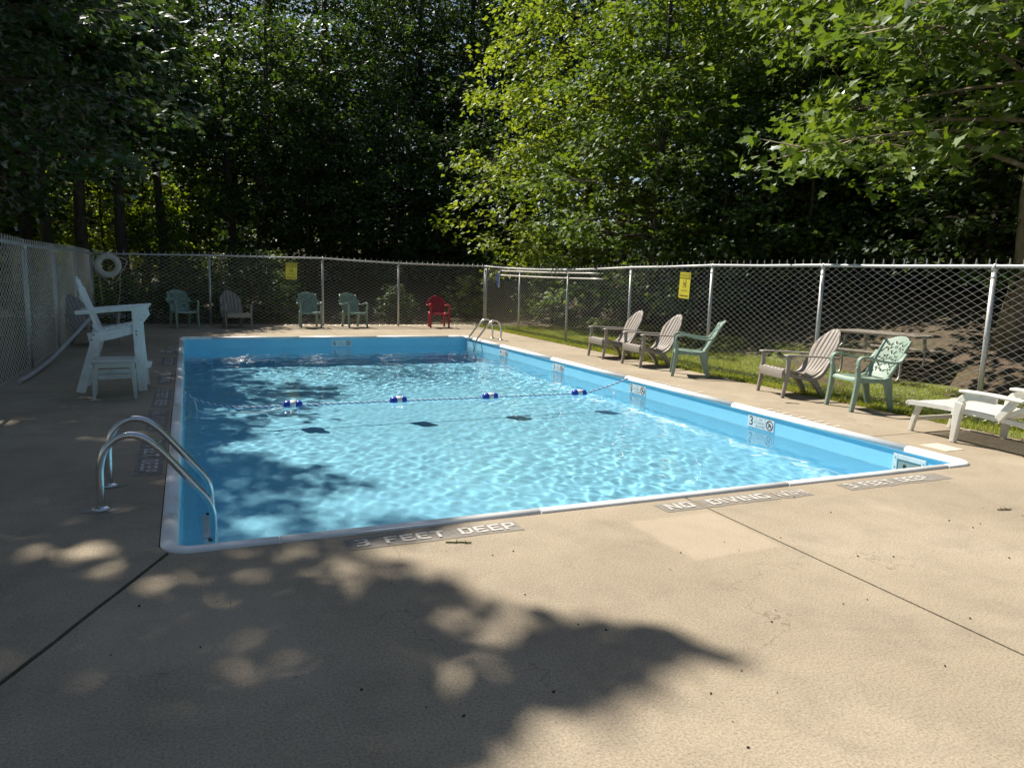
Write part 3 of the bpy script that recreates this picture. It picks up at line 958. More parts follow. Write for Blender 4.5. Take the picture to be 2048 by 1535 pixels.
# ------------------------------------------------------------------ warning signs
def sign(loc, xdir, ndir, w, h, label, foot, tilt=0.0):
    root = empty('warning_sign', label=label, cat='sign', group='yellow warning signs')
    nd = Vector(ndir); xd0 = Vector(xdir); ud0 = Vector((0, 0, 1))
    xd = xd0 * math.cos(tilt) + ud0 * math.sin(tilt); ud = -xd0 * math.sin(tilt) + ud0 * math.cos(tilt)
    O = Vector(loc); rot = Matrix((xd, ud, nd)).transposed()
    def plate(name, x, y, ww, hh, z, mat, t=0.001):
        m = MB(); m.box(O + xd * x + ud * y + nd * z, (ww, hh, t), rot); return m.build(name, MT[mat], root)
    plate('board', 0, 0, w, h, 0, 'yellow', 0.004)
    plate('header', 0, h * 0.36, w * 0.88, h * 0.20, 0.003, 'black')
    plate('header_panel', 0, h * 0.365, w * 0.80, h * 0.155, 0.0042, 'yellow')
    B = basis(O + nd * 0.0052, xd, ud, nd)
    text_mesh('WARNING', h * 0.125, MT['black'], 'lettering', root, B @ Matrix.Translation((0, h * 0.365, 0)), sx=0.92 * w / h * 1.30)
    text_mesh(foot, h * 0.11, MT['signink'], 'lettering', root, B @ Matrix.Translation((0, -h * 0.20, 0)), sx=0.80 * w / h * 1.3)
    m = MB()
    for p in ([(-.16, -.02), (-.13, -.02), (-.07, .22), (-.10, .22)], [(-.07, .10), (-.05, .0), (.02, -.04), (.0, .08)], [(.06, .18), (.12, .18), (.12, .24), (.06, .24)], [(.03, .0), (.07, .16), (.12, .16), (.10, .0)], [(.03, -.05), (.16, -.05), (.16, -.02), (.03, -.02)], [(-.17, -.10), (.17, -.10), (.17, -.08), (-.17, -.08)]):
        m.add([tuple(B @ Vector((x * w * 1.1, y * h * 0.8 + h * 0.02, 0))) for x, y in p], [(0, 1, 2, 3)])
    m.build('pictogram', MT['signink'], root)
    m = MB(); m.add([tuple(B @ Vector((x * w, y * h, 0))) for x, y in ((-.4, -.41), (.4, -.41), (.4, -.37), (-.4, -.37))], [(0, 1, 2, 3)]); m.build('small_print', MT['signink'], root)
sign((2.47, 19.86, 1.405), (1, 0, 0), (0, -1, 0), 0.28, 0.42, 'yellow warning sign wired to the far fence behind the sage green chairs', 'NO RUNNING', -0.03)
sign((7.955, 10.70, 1.385), (0, -1, 0), (-1, 0, 0), 0.30, 0.45, 'yellow warning sign hanging crooked on the right fence above the taupe chairs', 'NO DIVING', -0.04)

# ------------------------------------------------------------------ ladders
def ladder(loc, rz, label, treads=3):
    """local +X points over the water, the two rails stand at y = 0 and y = 0.52"""
    root = empty('pool_ladder', loc, rz, label, 'ladder', 'stainless pool ladders')
    for y in (0.0, 0.52):
        m = MB()
        path = catmull([(-0.34, y, -0.06), (-0.34, y, 0.14), (-0.335, y, 0.27), (-0.30, y, 0.375), (-0.22, y, 0.44), (-0.125, y, 0.437), (-0.04, y, 0.375), (0.05, y, 0.27), (0.17, y, 0.115), (0.235, y, 0.03), (0.27, y, -0.05), (0.28, y, -0.16), (0.28, y, -0.5), (0.28, y, -0.98)], 5)
        m.tube(path, 0.0215, 14)
        m.build('rail', MT['chrome'], root)
        m = MB(); m.tube([(-0.34, y, 0.002), (-0.34, y, 0.012), (-0.34, y, 0.022)], [0.055, 0.052, 0.028], 16)
        m.build('escutcheon', MT['chrome'], root)
        m = MB(); m.tube([(0.27, y, -0.955), (0.22, y, -0.955), (0.19, y, -0.955)], 0.03, 10); m.build('bumper', MT['rubber'], root)
    for k in range(treads):
        z = -0.32 - k * 0.27
        m = MB(); m.box((0.255, 0.26, z), (0.085, 0.47, 0.022)); t = m.build('tread', MT['lumber'], root, 0.004)
        for y in (0.0, 0.52):
            m = MB(); m.tube([(0.255, y - 0.03, z), (0.255, y + 0.03, z)], 0.012, 8); m.build('bolt', MT['rubber'], t)
    return root
ladder((-0.17, 4.88, 0), 0, 'curved stainless steel ladder at the near left corner of the pool')
ladder((6.19, 16.02, 0), PI, 'curved stainless steel ladder at the far right corner of the pool')
for y in (4.88, 5.40):
    m = MB(); n = 18
    rr = [0.10 * random.uniform(0.75, 1.15) for _ in range(n)]
    m.add([(-0.51 + 1.15 * rr[k] * math.cos(2 * PI * k / n), y + rr[k] * math.sin(2 * PI * k / n) * (0.9 if y < 5 else 0.5), 0.003) for k in range(n)], [tuple(range(n))])
    m.build('mortar_patch', MT['mortar'], deck)

# ------------------------------------------------------------------ float line
def float_line():
    root = empty('float_line', (0, 9.4, 0), 0, 'blue and white twisted rope with floats strung across the pool', 'rope')
    y0 = 9.4
    ctrl = [(-0.085, 0.12, -0.01), (0.0, 0.10, -0.08), (0.15, 0.06, -0.15), (0.5, -0.02, WZ + 0.012), (1.16, -0.06, WZ + 0.012), (2.5, -0.05, WZ + 0.012), (3.8, -0.05, WZ + 0.012), (5.2, -0.04, WZ + 0.014), (5.45, -0.05, WZ + 0.05), (5.8, -0.07, -0.08), (6.0, -0.08, -0.005)]
    path = catmull(ctrl, 26)
    for s_, mat in ((0, 'rope_w'), (1, 'rope_b')):
        acc = 0; pts = []
        for i, p in enumerate(path):
            # resample densely, turning the strand round the rope's axis
            if i:
                acc += (p - path[i - 1]).length
        tot = acc; n = int(tot / 0.0125)
        cum = [0]
        for i in range(1, len(path)):
            cum.append(cum[-1] + (path[i] - path[i - 1]).length)
        j = 0
        for k in range(n + 1):
            d = tot * k / n
            while j < len(cum) - 2 and cum[j + 1] < d:
                j += 1
            t = (d - cum[j]) / max(1e-6, cum[j + 1] - cum[j])
            p = path[j].lerp(path[j + 1], min(1, t))
            a = d / 0.075 * 2 * PI + s_ * PI
            pts.append(p + Vector((0, math.cos(a) * 0.006, math.sin(a) * 0.006)))
        m = MB(); m.tube(pts, 0.0075, 5, False); m.build('strand', MT[mat], root)
    tail = catmull([(0.02, 0.10, -0.085), (0.05, 0.0, -0.15), (0.07, -0.10, WZ + 0.004), (0.13, -0.17, WZ + 0.006), (0.45, -0.32, WZ + 0.006), (0.75, -0.40, WZ + 0.006), (1.02, -0.15, WZ + 0.006)], 8)
    m = MB(); m.tube(tail, 0.006, 6); m.build('loose_tail', MT['rope_w'], root)
    m = MB(); m.tube(catmull([(5.62, -0.06, -0.12), (5.72, -0.16, -0.19), (5.66, -0.24, -0.215)], 6), 0.006, 6); m.build('loose_tail', MT['rope_w'], root)
    for x, yy in ((-0.085, 0.12), (6.0, -0.08)):
        m = MB(); m.tube([(x - 0.012, yy, -0.012), (x + 0.012, yy, -0.012)], 0.014, 10); m.build('hook', MT['chrome'], root)
    for x in (1.16, 2.5, 3.8, 5.2):
        f = bpy.data.objects.new('float', None); f.empty_display_size = .1; link(f, root)
        f.location = (x, -0.055, WZ + 0.018); f.rotation_euler = (0, 0, random.uniform(-0.12, 0.12))
        for sgn in (-1, 1):
            m = MB()
            prof = [(0.034, 0.0555), (0.07, 0.0565), (0.09, 0.053), (0.104, 0.043), (0.112, 0.028), (0.115, 0.012)]
            m.tube([(sgn * a, 0, 0) for a, _ in prof], [r_ for _, r_ in prof], 18)
            m.build('float_end', MT['float_b'], f)
        m = MB(); m.tube([(-0.034, 0, 0), (-0.033, 0, 0), (0.033, 0, 0), (0.034, 0, 0)], [0.0555, 0.0585, 0.0585, 0.0555], 18); m.build('float_band', MT['float_w'], f)
float_line()

# ------------------------------------------------------------------ chairs (local front = +X, origin on the ground)
def panel(inside, u0, u1, nu, v0, v1, nv, fmap, t):
    """sheet of small cells kept where inside(u, v) holds, given thickness t along the sheet's normal"""
    m = MB()
    keep = {}
    du, dv = (u1 - u0) / nu, (v1 - v0) / nv
    for i in range(nu):
        for j in range(nv):
            if inside(u0 + (i + .5) * du, v0 + (j + .5) * dv):
                keep[(i, j)] = 1
    vid = {}
    def vert(i, j, s):
        k = (i, j, s)
        if k not in vid:
            vid[k] = len(m.v)
            m.v.append(fmap(u0 + i * du, v0 + j * dv, s * t))
        return vid[k]
    for (i, j) in keep:
        a = [(i, j), (i + 1, j), (i + 1, j + 1), (i, j + 1)]
        m.f.append(tuple(vert(*p, 0) for p in a)); m.sm.append(True)
        m.f.append(tuple(vert(*p, 1) for p in reversed(a))); m.sm.append(True)
        for (di, dj), e1, e2 in (((0, -1), 0, 1), ((1, 0), 1, 2), ((0, 1), 2, 3), ((-1, 0), 3, 0)):
            if (i + di, j + dj) not in keep:
                m.f.append((vert(*a[e2], 0), vert(*a[e1], 0), vert(*a[e1], 1), vert(*a[e2], 1))); m.sm.append(False)
    return m

def adirondack(label, group):
    root = empty('adirondack_chair', label=label, cat='chair', group=group)
    M_ = MT['taupe']
    prof = cat2([(-0.53, 0.90), (-0.455, 0.74), (-0.375, 0.57), (-0.295, 0.42), (-0.225, 0.325), (-0.12, 0.285), (0.06, 0.315), (0.22, 0.355), (0.31, 0.372), (0.345, 0.352)], 4)
    N = len(prof)
    cum = [0.0]
    for k in range(1, N):
        cum.append(cum[-1] + math.hypot(prof[k][0] - prof[k - 1][0], prof[k][1] - prof[k - 1][1]))
    def at(s):
        s = max(0, min(cum[-1] - 1e-6, s)); k = max(i for i in range(N - 1) if cum[i] <= s)
        t = (s - cum[k]) / (cum[k + 1] - cum[k])
        x = prof[k][0] + (prof[k + 1][0] - prof[k][0]) * t; z = prof[k][1] + (prof[k + 1][1] - prof[k][1]) * t
        dx, dz = prof[k + 1][0] - prof[k][0], prof[k + 1][1] - prof[k][1]; L = math.hypot(dx, dz)
        return x, z, dz / L, -dx / L            # point and backward/downward normal
    def halfw(s):
        if s < 0.34:
            return 0.215 + 0.045 * min(1, s / 0.3)
        if s < 0.68:
            return 0.26 - 0.065 * (s - 0.34) / 0.34
        return 0.195 + 0.06 * min(1, (s - 0.68) / 0.2)
    ns = 6
    for i in range(ns):
        ua, ub = -1 + 2 * i / ns, -1 + 2 * (i + 1) / ns
        g = 0.007 if True else 0
        m = MB(); K = 26
        for k in range(K):
            row = []
            for u, sg in ((ua, 1), (ub, -1)):
                st = 0.235 * abs(u) ** 2.3
                s = st + (cum[-1] - st) * k / (K - 1)
                x, z, nx_, nz_ = at(s)
                y = u * halfw(s) + sg * (g / 2 if abs(u) < 0.99 else 0)
                if s > 0.95 and False:
                    pass
                bow = 0.045 * (1 - u * u) * max(0, 1 - s / 0.62)      # the back is slightly hollow
                row.append(((x - bow * 0.9, y, z - bow * 0.3), nx_, nz_))
            (pa, na, nz1), (pb, nb, nz2) = row
            t = 0.014
            m.v += [pa, pb, (pb[0] + nb * t * -1 * -1, pb[1], pb[2] + nz2 * t), (pa[0] + na * t, pa[1], pa[2] + nz1 * t)]
        for k in range(K - 1):
            a = k * 4; b_ = a + 4
            for q in range(4):
                m.f.append((a + q, a + (q + 1) % 4, b_ + (q + 1) % 4, b_ + q)); m.sm.append(q in (0, 2))
        m.f += [(3, 2, 1, 0), (4 * K - 4, 4 * K - 3, 4 * K - 2, 4 * K - 1)]; m.sm += [False, False]
        m.build('slat', M_, root, fix=True)
    # rim that ties the slats together at the back, and cross battens
    m = MB()
    rim = []
    for k in range(25):
        u = -1 + 2 * k / 24
        st = 0.235 * abs(u) ** 2.3
        x, z, nx_, nz_ = at(st + 0.012)
        bow = 0.045 * (1 - u * u)
        rim.append((x - bow * .9 + nx_ * 0.012, u * halfw(st) * 0.985, z - bow * 0.3 + nz_ * 0.012))
    m.tube(rim, 0.014, 6)
    for s in (0.42, 0.70, 0.98):
        x, z, nx_, nz_ = at(s)
        hw = halfw(s)
        bow = 0.045 * max(0, 1 - s / 0.62)
        m.tube([(x - bow * (1 - u * u) * .9 + nx_ * 0.018, u * hw, z + nz_ * 0.018) for u in (-1, -.5, 0, .5, 1)], 0.013, 6)
    m.build('back_rim', M_, root)
    for sg in (-1, 1):
        ya, yb = sorted((sg * 0.255, sg * 0.35))
        m = MB()
        pth = cat2([(-0.43, 0.525), (-0.2, 0.535), (0.1, 0.548), (0.30, 0.555), (0.352, 0.545)], 4)
        m.ribbon(pth, 0.018, [ya + (0.02 if sg > 0 else 0) * (1 - k / 16) for k in range(len(pth))], yb)
        m.build('arm', M_, root, 0.006)
        # front leg: flat upright flaring forward to the ground
        m = MB()
        pth = cat2([(0.305, 0.54), (0.30, 0.42), (0.305, 0.30), (0.325, 0.15), (0.35, 0.0)], 4)
        y1, y2 = sorted((sg * 0.285, sg * 0.322))
        m.ribbon(pth, [0.075, 0.062, 0.056, 0.054, 0.054, 0.056, 0.058, 0.06, 0.058, 0.056, 0.054, 0.052, 0.050, 0.048, 0.046, 0.044, 0.042][:len(pth)], y1, y2)
        m.build('leg', M_, root, 0.008)
        m = MB()
        pth = cat2([(0.02, 0.285), (-0.10, 0.24), (-0.185, 0.165), (-0.245, 0.08), (-0.29, 0.0)], 4)
        y1, y2 = sorted((sg * 0.175, sg * 0.235))
        m.ribbon(pth, [0.09 - 0.045 * k / (len(pth) - 1) for k in range(len(pth))], y1, y2)
        m.build('leg', M_, root, 0.006)
        m = MB()
        y1, y2 = sorted((sg * 0.215, sg * 0.265))
        m.ribbon(cat2([(0.335, 0.315), (0.1, 0.262), (-0.1, 0.232), (-0.24, 0.30), (-0.33, 0.44), (-0.39, 0.53)], 4), 0.045, y1, y2)
        m.build('side_rail', M_, root, 0.006)
    m = MB(); m.ribbon(cat2([(0.352, 0.36), (0.36, 0.31), (0.355, 0.25)], 4), 0.02, -0.285, 0.285); m.build('apron', M_, root, 0.005)
    return root

def leafholes():
    r = random.Random(3)
    H = []
    def el(u, v, a, b, ang): H.append((u, v, a, b, math.cos(ang), math.sin(ang)))
    # a vine pattern mirrored about the middle of the back: rosettes with leaves between them
    for sgn in (-1, 1):
        for (cu, cv, R, n) in ((0.105, 0.375, 0.052, 5), (0.085, 0.235, 0.048, 5), (0.10, 0.115, 0.042, 5)):
            for k in range(n):
                a = 2 * PI * k / n + cv * 9
                el(sgn * (cu + math.cos(a) * R * 0.68), cv + math.sin(a) * R * 0.68, R * 0.44, R * 0.20, (a if sgn > 0 else PI - a) + 0.4)
        for (u, v, a, b, g) in ((0.165, 0.43, .03, .010, 1.2), (0.17, 0.32, .03, .010, -1.0), (0.035, 0.43, .03, .009, 0.5), (0.03, 0.31, .03, .010, 0.9), (0.15, 0.17, .03, .009, 0.8),
                                (0.028, 0.17, .03, .009, -0.8), (0.165, 0.235, .022, .008, 0.2), (0.03, 0.085, .026, .009, 0.4), (0.15, 0.06, .024, .008, -0.5), (0.012, 0.375, .022, .008, 1.57), (0.012, 0.24, .024, .008, 1.57)):
            el(sgn * u, v, a, b, g if sgn > 0 else PI - g)
    return H
HOLES = leafholes()

def resin_armchair(name, label, group, mat, kind):
    root = empty(name, label=label, cat='chair', group=group)
    M_ = MT[mat]
    # backrest: leaning sheet from the rear of the seat to the crown
    def fmap(u, v, w):
        x = -0.175 - v * 0.44 - v * v * 0.12 - 0.05 * (1 - (u / 0.25) ** 2) * min(1, v / 0.15); z = 0.385 + v * 0.955
        return (x - w * 0.9, u * (1 + 0.10 * v), z - w * 0.42)
    if kind == 'vine':
        def ins(u, v):
            hw = 0.205 if v > 0.06 else 0.17 + 0.035 * v / 0.06
            top = 0.492 - 0.02 * max(0, abs(u) - 0.12) / 0.085 * 1.6 + (0.028 * math.cos(min(1, abs(u) / 0.14) * PI / 2))
            if abs(u) > hw or v > top:
                return False
            if abs(u) > hw - 0.022 or v > top - 0.035 or v < 0.03:
                return True
            for (a, b_, ra, rb, c, s) in HOLES:
                du, dv = u - a, v - b_
                p, q = du * c + dv * s, -du * s + dv * c
                if (p / ra) ** 2 + (q / rb) ** 2 < 1:
                    return False
            return True
        m = panel(ins, -0.21, 0.21, 60, 0.0, 0.525, 74, fmap, 0.010)
        m.build('backrest', M_, root)
        for sg in (-1, 1):
            m = MB()
            pts = [fmap(sg * 0.212, v, 0.004) for v in (0.0, 0.1, 0.2, 0.3, 0.4, 0.475)]
            m.tube(pts, [0.020, 0.021, 0.021, 0.020, 0.019, 0.017], 8); m.build('back_stile', M_, root)
    else:
        def ins(u, v):
            R = 0.225
            top = 0.26 + math.sqrt(max(0, R * R - u * u)) if abs(u) < R else -1
            if v > top: return False
            hw = 0.19 + 0.035 * min(1, v / 0.25)
            if abs(u) > hw: return False
            if abs(u) > hw - 0.03 or v > top - 0.035 or v < 0.05: return True
            ph = (u + 0.1875) / 0.0375
            return not (0.32 < ph - math.floor(ph) < 0.62)
        m = panel(ins, -0.226, 0.226, 74, 0.0, 0.49, 54, fmap, 0.010)
        m.build('backrest', M_, root)
    # seat: dished, with a rolled front lip
    def smap(u, v, w):
        x = 0.265 - v * 0.455
        z = 0.415 - 0.03 * math.sin(min(1, v / 0.8) * PI * 0.5) - 0.012 * (1 - (u / 0.25) ** 2) - 0.045 * max(0, 1 - v / 0.10) ** 2
        return (x, u, z - w)
    def sins(u, v):
        hw = 0.25 - 0.055 * v - 0.05 * max(0, 1 - v / 0.12) ** 2
        if abs(u) > hw: return False
        if 0.25 < v < 0.85 and abs(u) < 0.15:
            ph = v / 0.075
            return not (0.4 < ph - math.floor(ph) < 0.62)
        return True
    panel(sins, -0.25, 0.25, 26, 0.0, 1.0, 42, smap, 0.014).build('seat', M_, root)
    m = MB(); m.ribbon(cat2([(0.255, 0.36), (0.05, 0.365), (-0.17, 0.36)], 3), 0.05, -0.232, -0.222); m.ribbon(cat2([(0.255, 0.36), (0.05, 0.365), (-0.17, 0.36)], 3), 0.05, 0.222, 0.232); m.build('seat_skirt', M_, root)
    for sg in (-1, 1):
        y1, y2 = sorted((sg * 0.232, sg * 0.286))
        m = MB()
        pth = cat2([(-0.345, 0.69), (-0.285, 0.605), (-0.20, 0.585), (-0.05, 0.60), (0.09, 0.632), (0.19, 0.645), (0.245, 0.625), (0.262, 0.575), (0.256, 0.52)], 4)
        m.ribbon(pth, 0.024, y1, y2); m.build('arm', M_, root, 0.007)
        m = MB()
        pth = cat2([(0.256, 0.53), (0.243, 0.44), (0.247, 0.30), (0.265, 0.15), (0.290, 0.0)], 4)
        n_ = len(pth)
        m.ribbon(pth, [0.045 + 0.012 * math.sin(PI * k / (n_ - 1)) for k in range(n_)], *sorted((sg * 0.228, sg * 0.272))); m.build('leg', M_, root, 0.008)
        m = MB()
        pth = cat2([(-0.15, 0.40), (-0.185, 0.30), (-0.215, 0.16), (-0.255, 0.0)], 4)
        n_ = len(pth)
        m.ribbon(pth, [0.12 - 0.07 * (k / (n_ - 1)) ** 0.8 for k in range(n_)], *sorted((sg * 0.19, sg * 0.238))); m.build('leg', M_, root, 0.008)
    return root

def lounger(loc, rz):
    """local +X runs from the foot end to the head end"""
    root = empty('sun_lounger', loc, rz, 'white resin sun lounger at the right edge on the deck', 'sun lounger')
    M_ = MT['white']
    w = 0.30
    for k in range(9):
        y = -w + 0.045 + k * (2 * w - 0.09) / 8
        m = MB(); m.ribbon(cat2([(0.03, 0.305), (0.3, 0.315), (0.62, 0.318), (0.95, 0.30)], 3), 0.016, y - 0.024, y + 0.024); m.build('slat', M_, root)
        m = MB(); m.ribbon(cat2([(0.97, 0.305), (1.2, 0.43), (1.5, 0.60), (1.74, 0.74)], 3), 0.016, y - 0.024, y + 0.024); m.build('slat', M_, root)
    for sg in (-1, 1):
        m = MB(); m.ribbon(cat2([(0.0, 0.285), (0.04, 0.30), (0.5, 0.312), (0.97, 0.30), (1.35, 0.28)], 4), 0.045, *sorted((sg * 0.285, sg * 0.33))); m.build('side_rail', M_, root, 0.008)
        m = MB(); m.ribbon([(0.97, 0.30), (1.76, 0.76)], 0.045, *sorted((sg * 0.285, sg * 0.325))); m.build('back_rail', M_, root, 0.008)
        m = MB(); m.ribbon(cat2([(0.10, 0.29), (0.06, 0.15), (0.025, 0.0)], 4), [0.055, .054, .053, .052, .05, .048, .046, .044, .042], *sorted((sg * 0.255, sg * 0.30))); m.build('leg', M_, root, 0.008)
        m = MB(); m.ribbon(cat2([(0.60, 0.40), (0.585, 0.30), (0.575, 0.15), (0.565, 0.0)], 4), [0.10 - 0.004 * k for k in range(13)], *sorted((sg * 0.32, sg * 0.37))); m.build('leg', M_, root, 0.01)
        m = MB(); m.ribbon(cat2([(1.3, 0.30), (1.34, 0.15), (1.38, 0.0)], 4), 0.07, *sorted((sg * 0.30, sg * 0.35))); m.build('leg', M_, root, 0.01)
        # arm frame: curved upright, flat arm board, raking brace
        m = MB(); m.ribbon(cat2([(0.58, 0.32), (0.60, 0.41), (0.68, 0.462), (0.80, 0.472), (0.95, 0.47)], 5), 0.075, *sorted((sg * 0.325, sg * 0.365))); m.build('arm_frame', M_, root, 0.01)
        m = MB(); m.ribbon([(0.60, 0.508), (0.9, 0.512), (1.22, 0.50)], 0.026, *sorted((sg * 0.29, sg * 0.40))); m.build('arm', M_, root, 0.01)
        m = MB(); m.ribbon([(1.12, 0.49), (0.98, 0.30)], 0.07, *sorted((sg * 0.325, sg * 0.365))); m.build('brace', M_, root, 0.008)
    m = MB(); m.box((0.055, 0, 0.135), (0.022, 0.53, 0.045)); m.build('crossbar', M_, root, 0.006)
    m = MB(); m.box((0.006, 0, 0.292), (0.022, 0.60, 0.032)); m.build('end_rail', M_, root, 0.008)
    m = MB(); m.box((1.755, 0, 0.75), (0.03, 0.58, 0.04)); m.build('head_rail', M_, root, 0.008)
    return root

def lifeguard_chair(loc, rz):
    root = empty('lifeguard_chair', loc, rz, 'tall white lifeguard chair with raised seat on the left deck', 'lifeguard chair')
    M_ = MT['lumber']
    for sg in (-1, 1):
        y1, y2 = sorted((sg * 0.25, sg * 0.275))
        m = MB(); m.ribbon([(0.30, 0.96), (0.315, 0.5), (0.345, 0.0)], [0.085, 0.09, 0.095], y1, y2); lg = m.build('leg', M_, root, 0.003)
        for z in (0.70, 0.66):
            mm = MB(); mm.tube([(0.30, sg * 0.276, z), (0.30, sg * 0.281, z)], 0.008, 8); mm.build('bolt', MT['rubber'], lg)
        m = MB(); m.ribbon([(-0.09, 0.68), (-0.29, 0.0)], [0.095, 0.095], y1, y2); lg = m.build('leg', M_, root, 0.003)
        for x, z in ((-0.13, 0.66), (-0.155, 0.60)):
            mm = MB(); mm.tube([(x, sg * 0.276, z), (x, sg * 0.281, z)], 0.008, 8); mm.build('bolt', MT['rubber'], lg)
        ya, yb = sorted((sg * 0.224, sg * 0.248))
        m = MB(); m.ribbon([(-0.19, 0.615), (0.06, 0.66), (0.345, 0.735)], [0.12, 0.10, 0.085], ya, yb); m.build('seat_rail', M_, root, 0.003)
        y3, y4 = sorted((sg * 0.20, sg * 0.33))
        m = MB(); m.ribbon([(-0.30, 0.915), (0.10, 0.955), (0.44, 0.985)], 0.022, y3, y4); m.build('arm', M_, root, 0.003)
        m = MB(); m.ribbon([(-0.30, 0.892), (0.0, 0.924), (0.42, 0.960)], 0.024, *sorted((sg * 0.255, sg * 0.285))); m.build('arm_rail', M_, root, 0.003)
        m = MB(); m.ribbon([(0.37, 0.93), (0.40, 0.86), (0.37, 0.80)], [0.07, 0.05, 0.01], *sorted((sg * 0.25, sg * 0.28))); m.build('arm_bracket', M_, root, 0.003)
        m = MB(); m.ribbon([(-0.23, 0.165), (0.335, 0.175)], 0.05, ya, yb); m.build('stretcher', M_, root, 0.003)
    for k in range(6):
        x = -0.06 + k * 0.075
        m = MB(); m.box((x, 0, 0.705 + (x + 0.06) * 0.21), (0.066, 0.50, 0.02), Matrix.Rotation(-0.21, 3, 'Y')); m.build('seat_slat', M_, root, 0.003)
    for k in range(5):
        y = (k - 2) * 0.097
        top = 1.30 - 0.03 * (k - 2) ** 2
        L = top - 0.64
        m = MB(); m.ribbon([(-0.075, 0.64), (-0.075 - L * 0.17, 0.64 + L * 0.5), (-0.075 - L * 0.335, top - 0.03), (-0.075 - L * 0.35, top)], 0.02,
                           [y - 0.044, y - 0.044, y - 0.044, y - 0.028], [y + 0.044, y + 0.044, y + 0.044, y + 0.028]); m.build('back_slat', M_, root, 0.003)
    for z in (0.74, 1.06):
        x = -0.095 - (z - 0.64) * 0.34
        m = MB(); m.box((x, 0, z), (0.022, 0.46, 0.07), Matrix.Rotation(-0.4, 3, 'Y')); m.build('back_rail', M_, root, 0.003)
    m = MB(); m.box((0.36, 0, 0.28), (0.14, 0.50, 0.022)); m.build('foot_step', M_, root, 0.003)
    m = MB(); m.box((0.31, 0, 0.45), (0.022, 0.50, 0.06)); m.build('front_rail', M_, root, 0.003)
    return root

def stool(loc, rz):
    root = empty('stool', loc, rz, 'low white resin side table standing before the lifeguard chair', 'side table')
    M_ = MT['stoolgrey']
    m = MB(); m.box((0, 0, 0.415), (0.43, 0.43, 0.028)); m.build('top', M_, root, 0.012)
    m = MB()
    for c, d in (((0.19, 0, 0.375), (0.018, 0.36, 0.055)), ((-0.19, 0, 0.375), (0.018, 0.36, 0.055)), ((0, 0.19, 0.375), (0.36, 0.018, 0.055)), ((0, -0.19, 0.375), (0.36, 0.018, 0.055))):
        m.box(c, d)
    m.build('apron', M_, root, 0.004)
    for sx in (-1, 1):
        for sy in (-1, 1):
            m = MB()
            for k in range(6):
                t = k / 5
                c = 0.178 + 0.022 * t + 0.015 * (1 - t) ** 3 * -1; wd = 0.046 - 0.012 * t
                z = 0.40 * (1 - t)
                m.v += [(sx * c - wd / 2, sy * c - wd / 2, z), (sx * c + wd / 2, sy * c - wd / 2, z), (sx * c + wd / 2, sy * c + wd / 2, z), (sx * c - wd / 2, sy * c + wd / 2, z)]
            for k in range(5):
                for q in range(4):
                    m.f.append((k * 4 + q, k * 4 + (q + 1) % 4, k * 4 + 4 + (q + 1) % 4, k * 4 + 4 + q)); m.sm.append(False)
            m.f += [(3, 2, 1, 0), (20, 21, 22, 23)]; m.sm += [False, False]
            l_ = m.build('leg', M_, root, 0.006, fix=True)
    return root

def place(proto, first, loc, rz, label):
    o = proto if first else copy_tree(proto)
    o.location = loc; o.rotation_euler = (0, 0, rz); o['label'] = label
    return o

ad = adirondack('', 'taupe Adirondack chairs round the pool')
R_ = math.radians
for i, (x, y, a, lb) in enumerate((
        (7.31, 11.93, 176, 'taupe Adirondack chair nearest the far right ladder'),
        (7.27, 10.66, 177, 'taupe Adirondack chair just left of the side-on green chair'),
        (7.44, 7.47, 168, 'taupe Adirondack chair beside the sage green vine-backed chair on the right deck'),
        (1.06, 19.42, -78, 'grey-looking Adirondack chair against the far fence, half in shade'),
        (-1.60, 15.2, -45, 'dim Adirondack chair in the shade behind the lifeguard chair'))):
    place(ad, i == 0, (x, y, 0), R_(a), lb)
gc = resin_armchair('vine_back_chair', '', 'sage green vine-backed resin chairs', 'green', 'vine')
for i, (x, y, a, lb) in enumerate((
        (7.215, 9.42, 147, 'sage green resin chair seen side-on between the taupe chairs'),
        (7.44, 6.38, 166, 'sage green chair with pierced vine back nearest the white lounger'),
        (2.85, 19.42, -90, 'sage green vine-backed chair left of the middle fence post at the far end'),
        (3.98, 19.40, -78, 'sage green vine-backed chair right of the middle fence post at the far end'),
        (-0.10, 19.36, -70, 'dark green vine-backed chair in deep shade near the life ring'))):
    place(gc, i == 0, (x, y, 0), R_(a), lb)
rc = resin_armchair('round_back_chair', 'dark red resin armchair with rounded slotted back by the far fence', None, 'red', 'round')
rc.location = (6.28, 19.38, 0); rc.rotation_euler = (0, 0, R_(-98))
lounger((7.11, 5.22, 0), R_(-93))
lifeguard_chair((-0.85, 9.77, 0), R_(0))
stool((-0.76, 9.14, 0), R_(3))

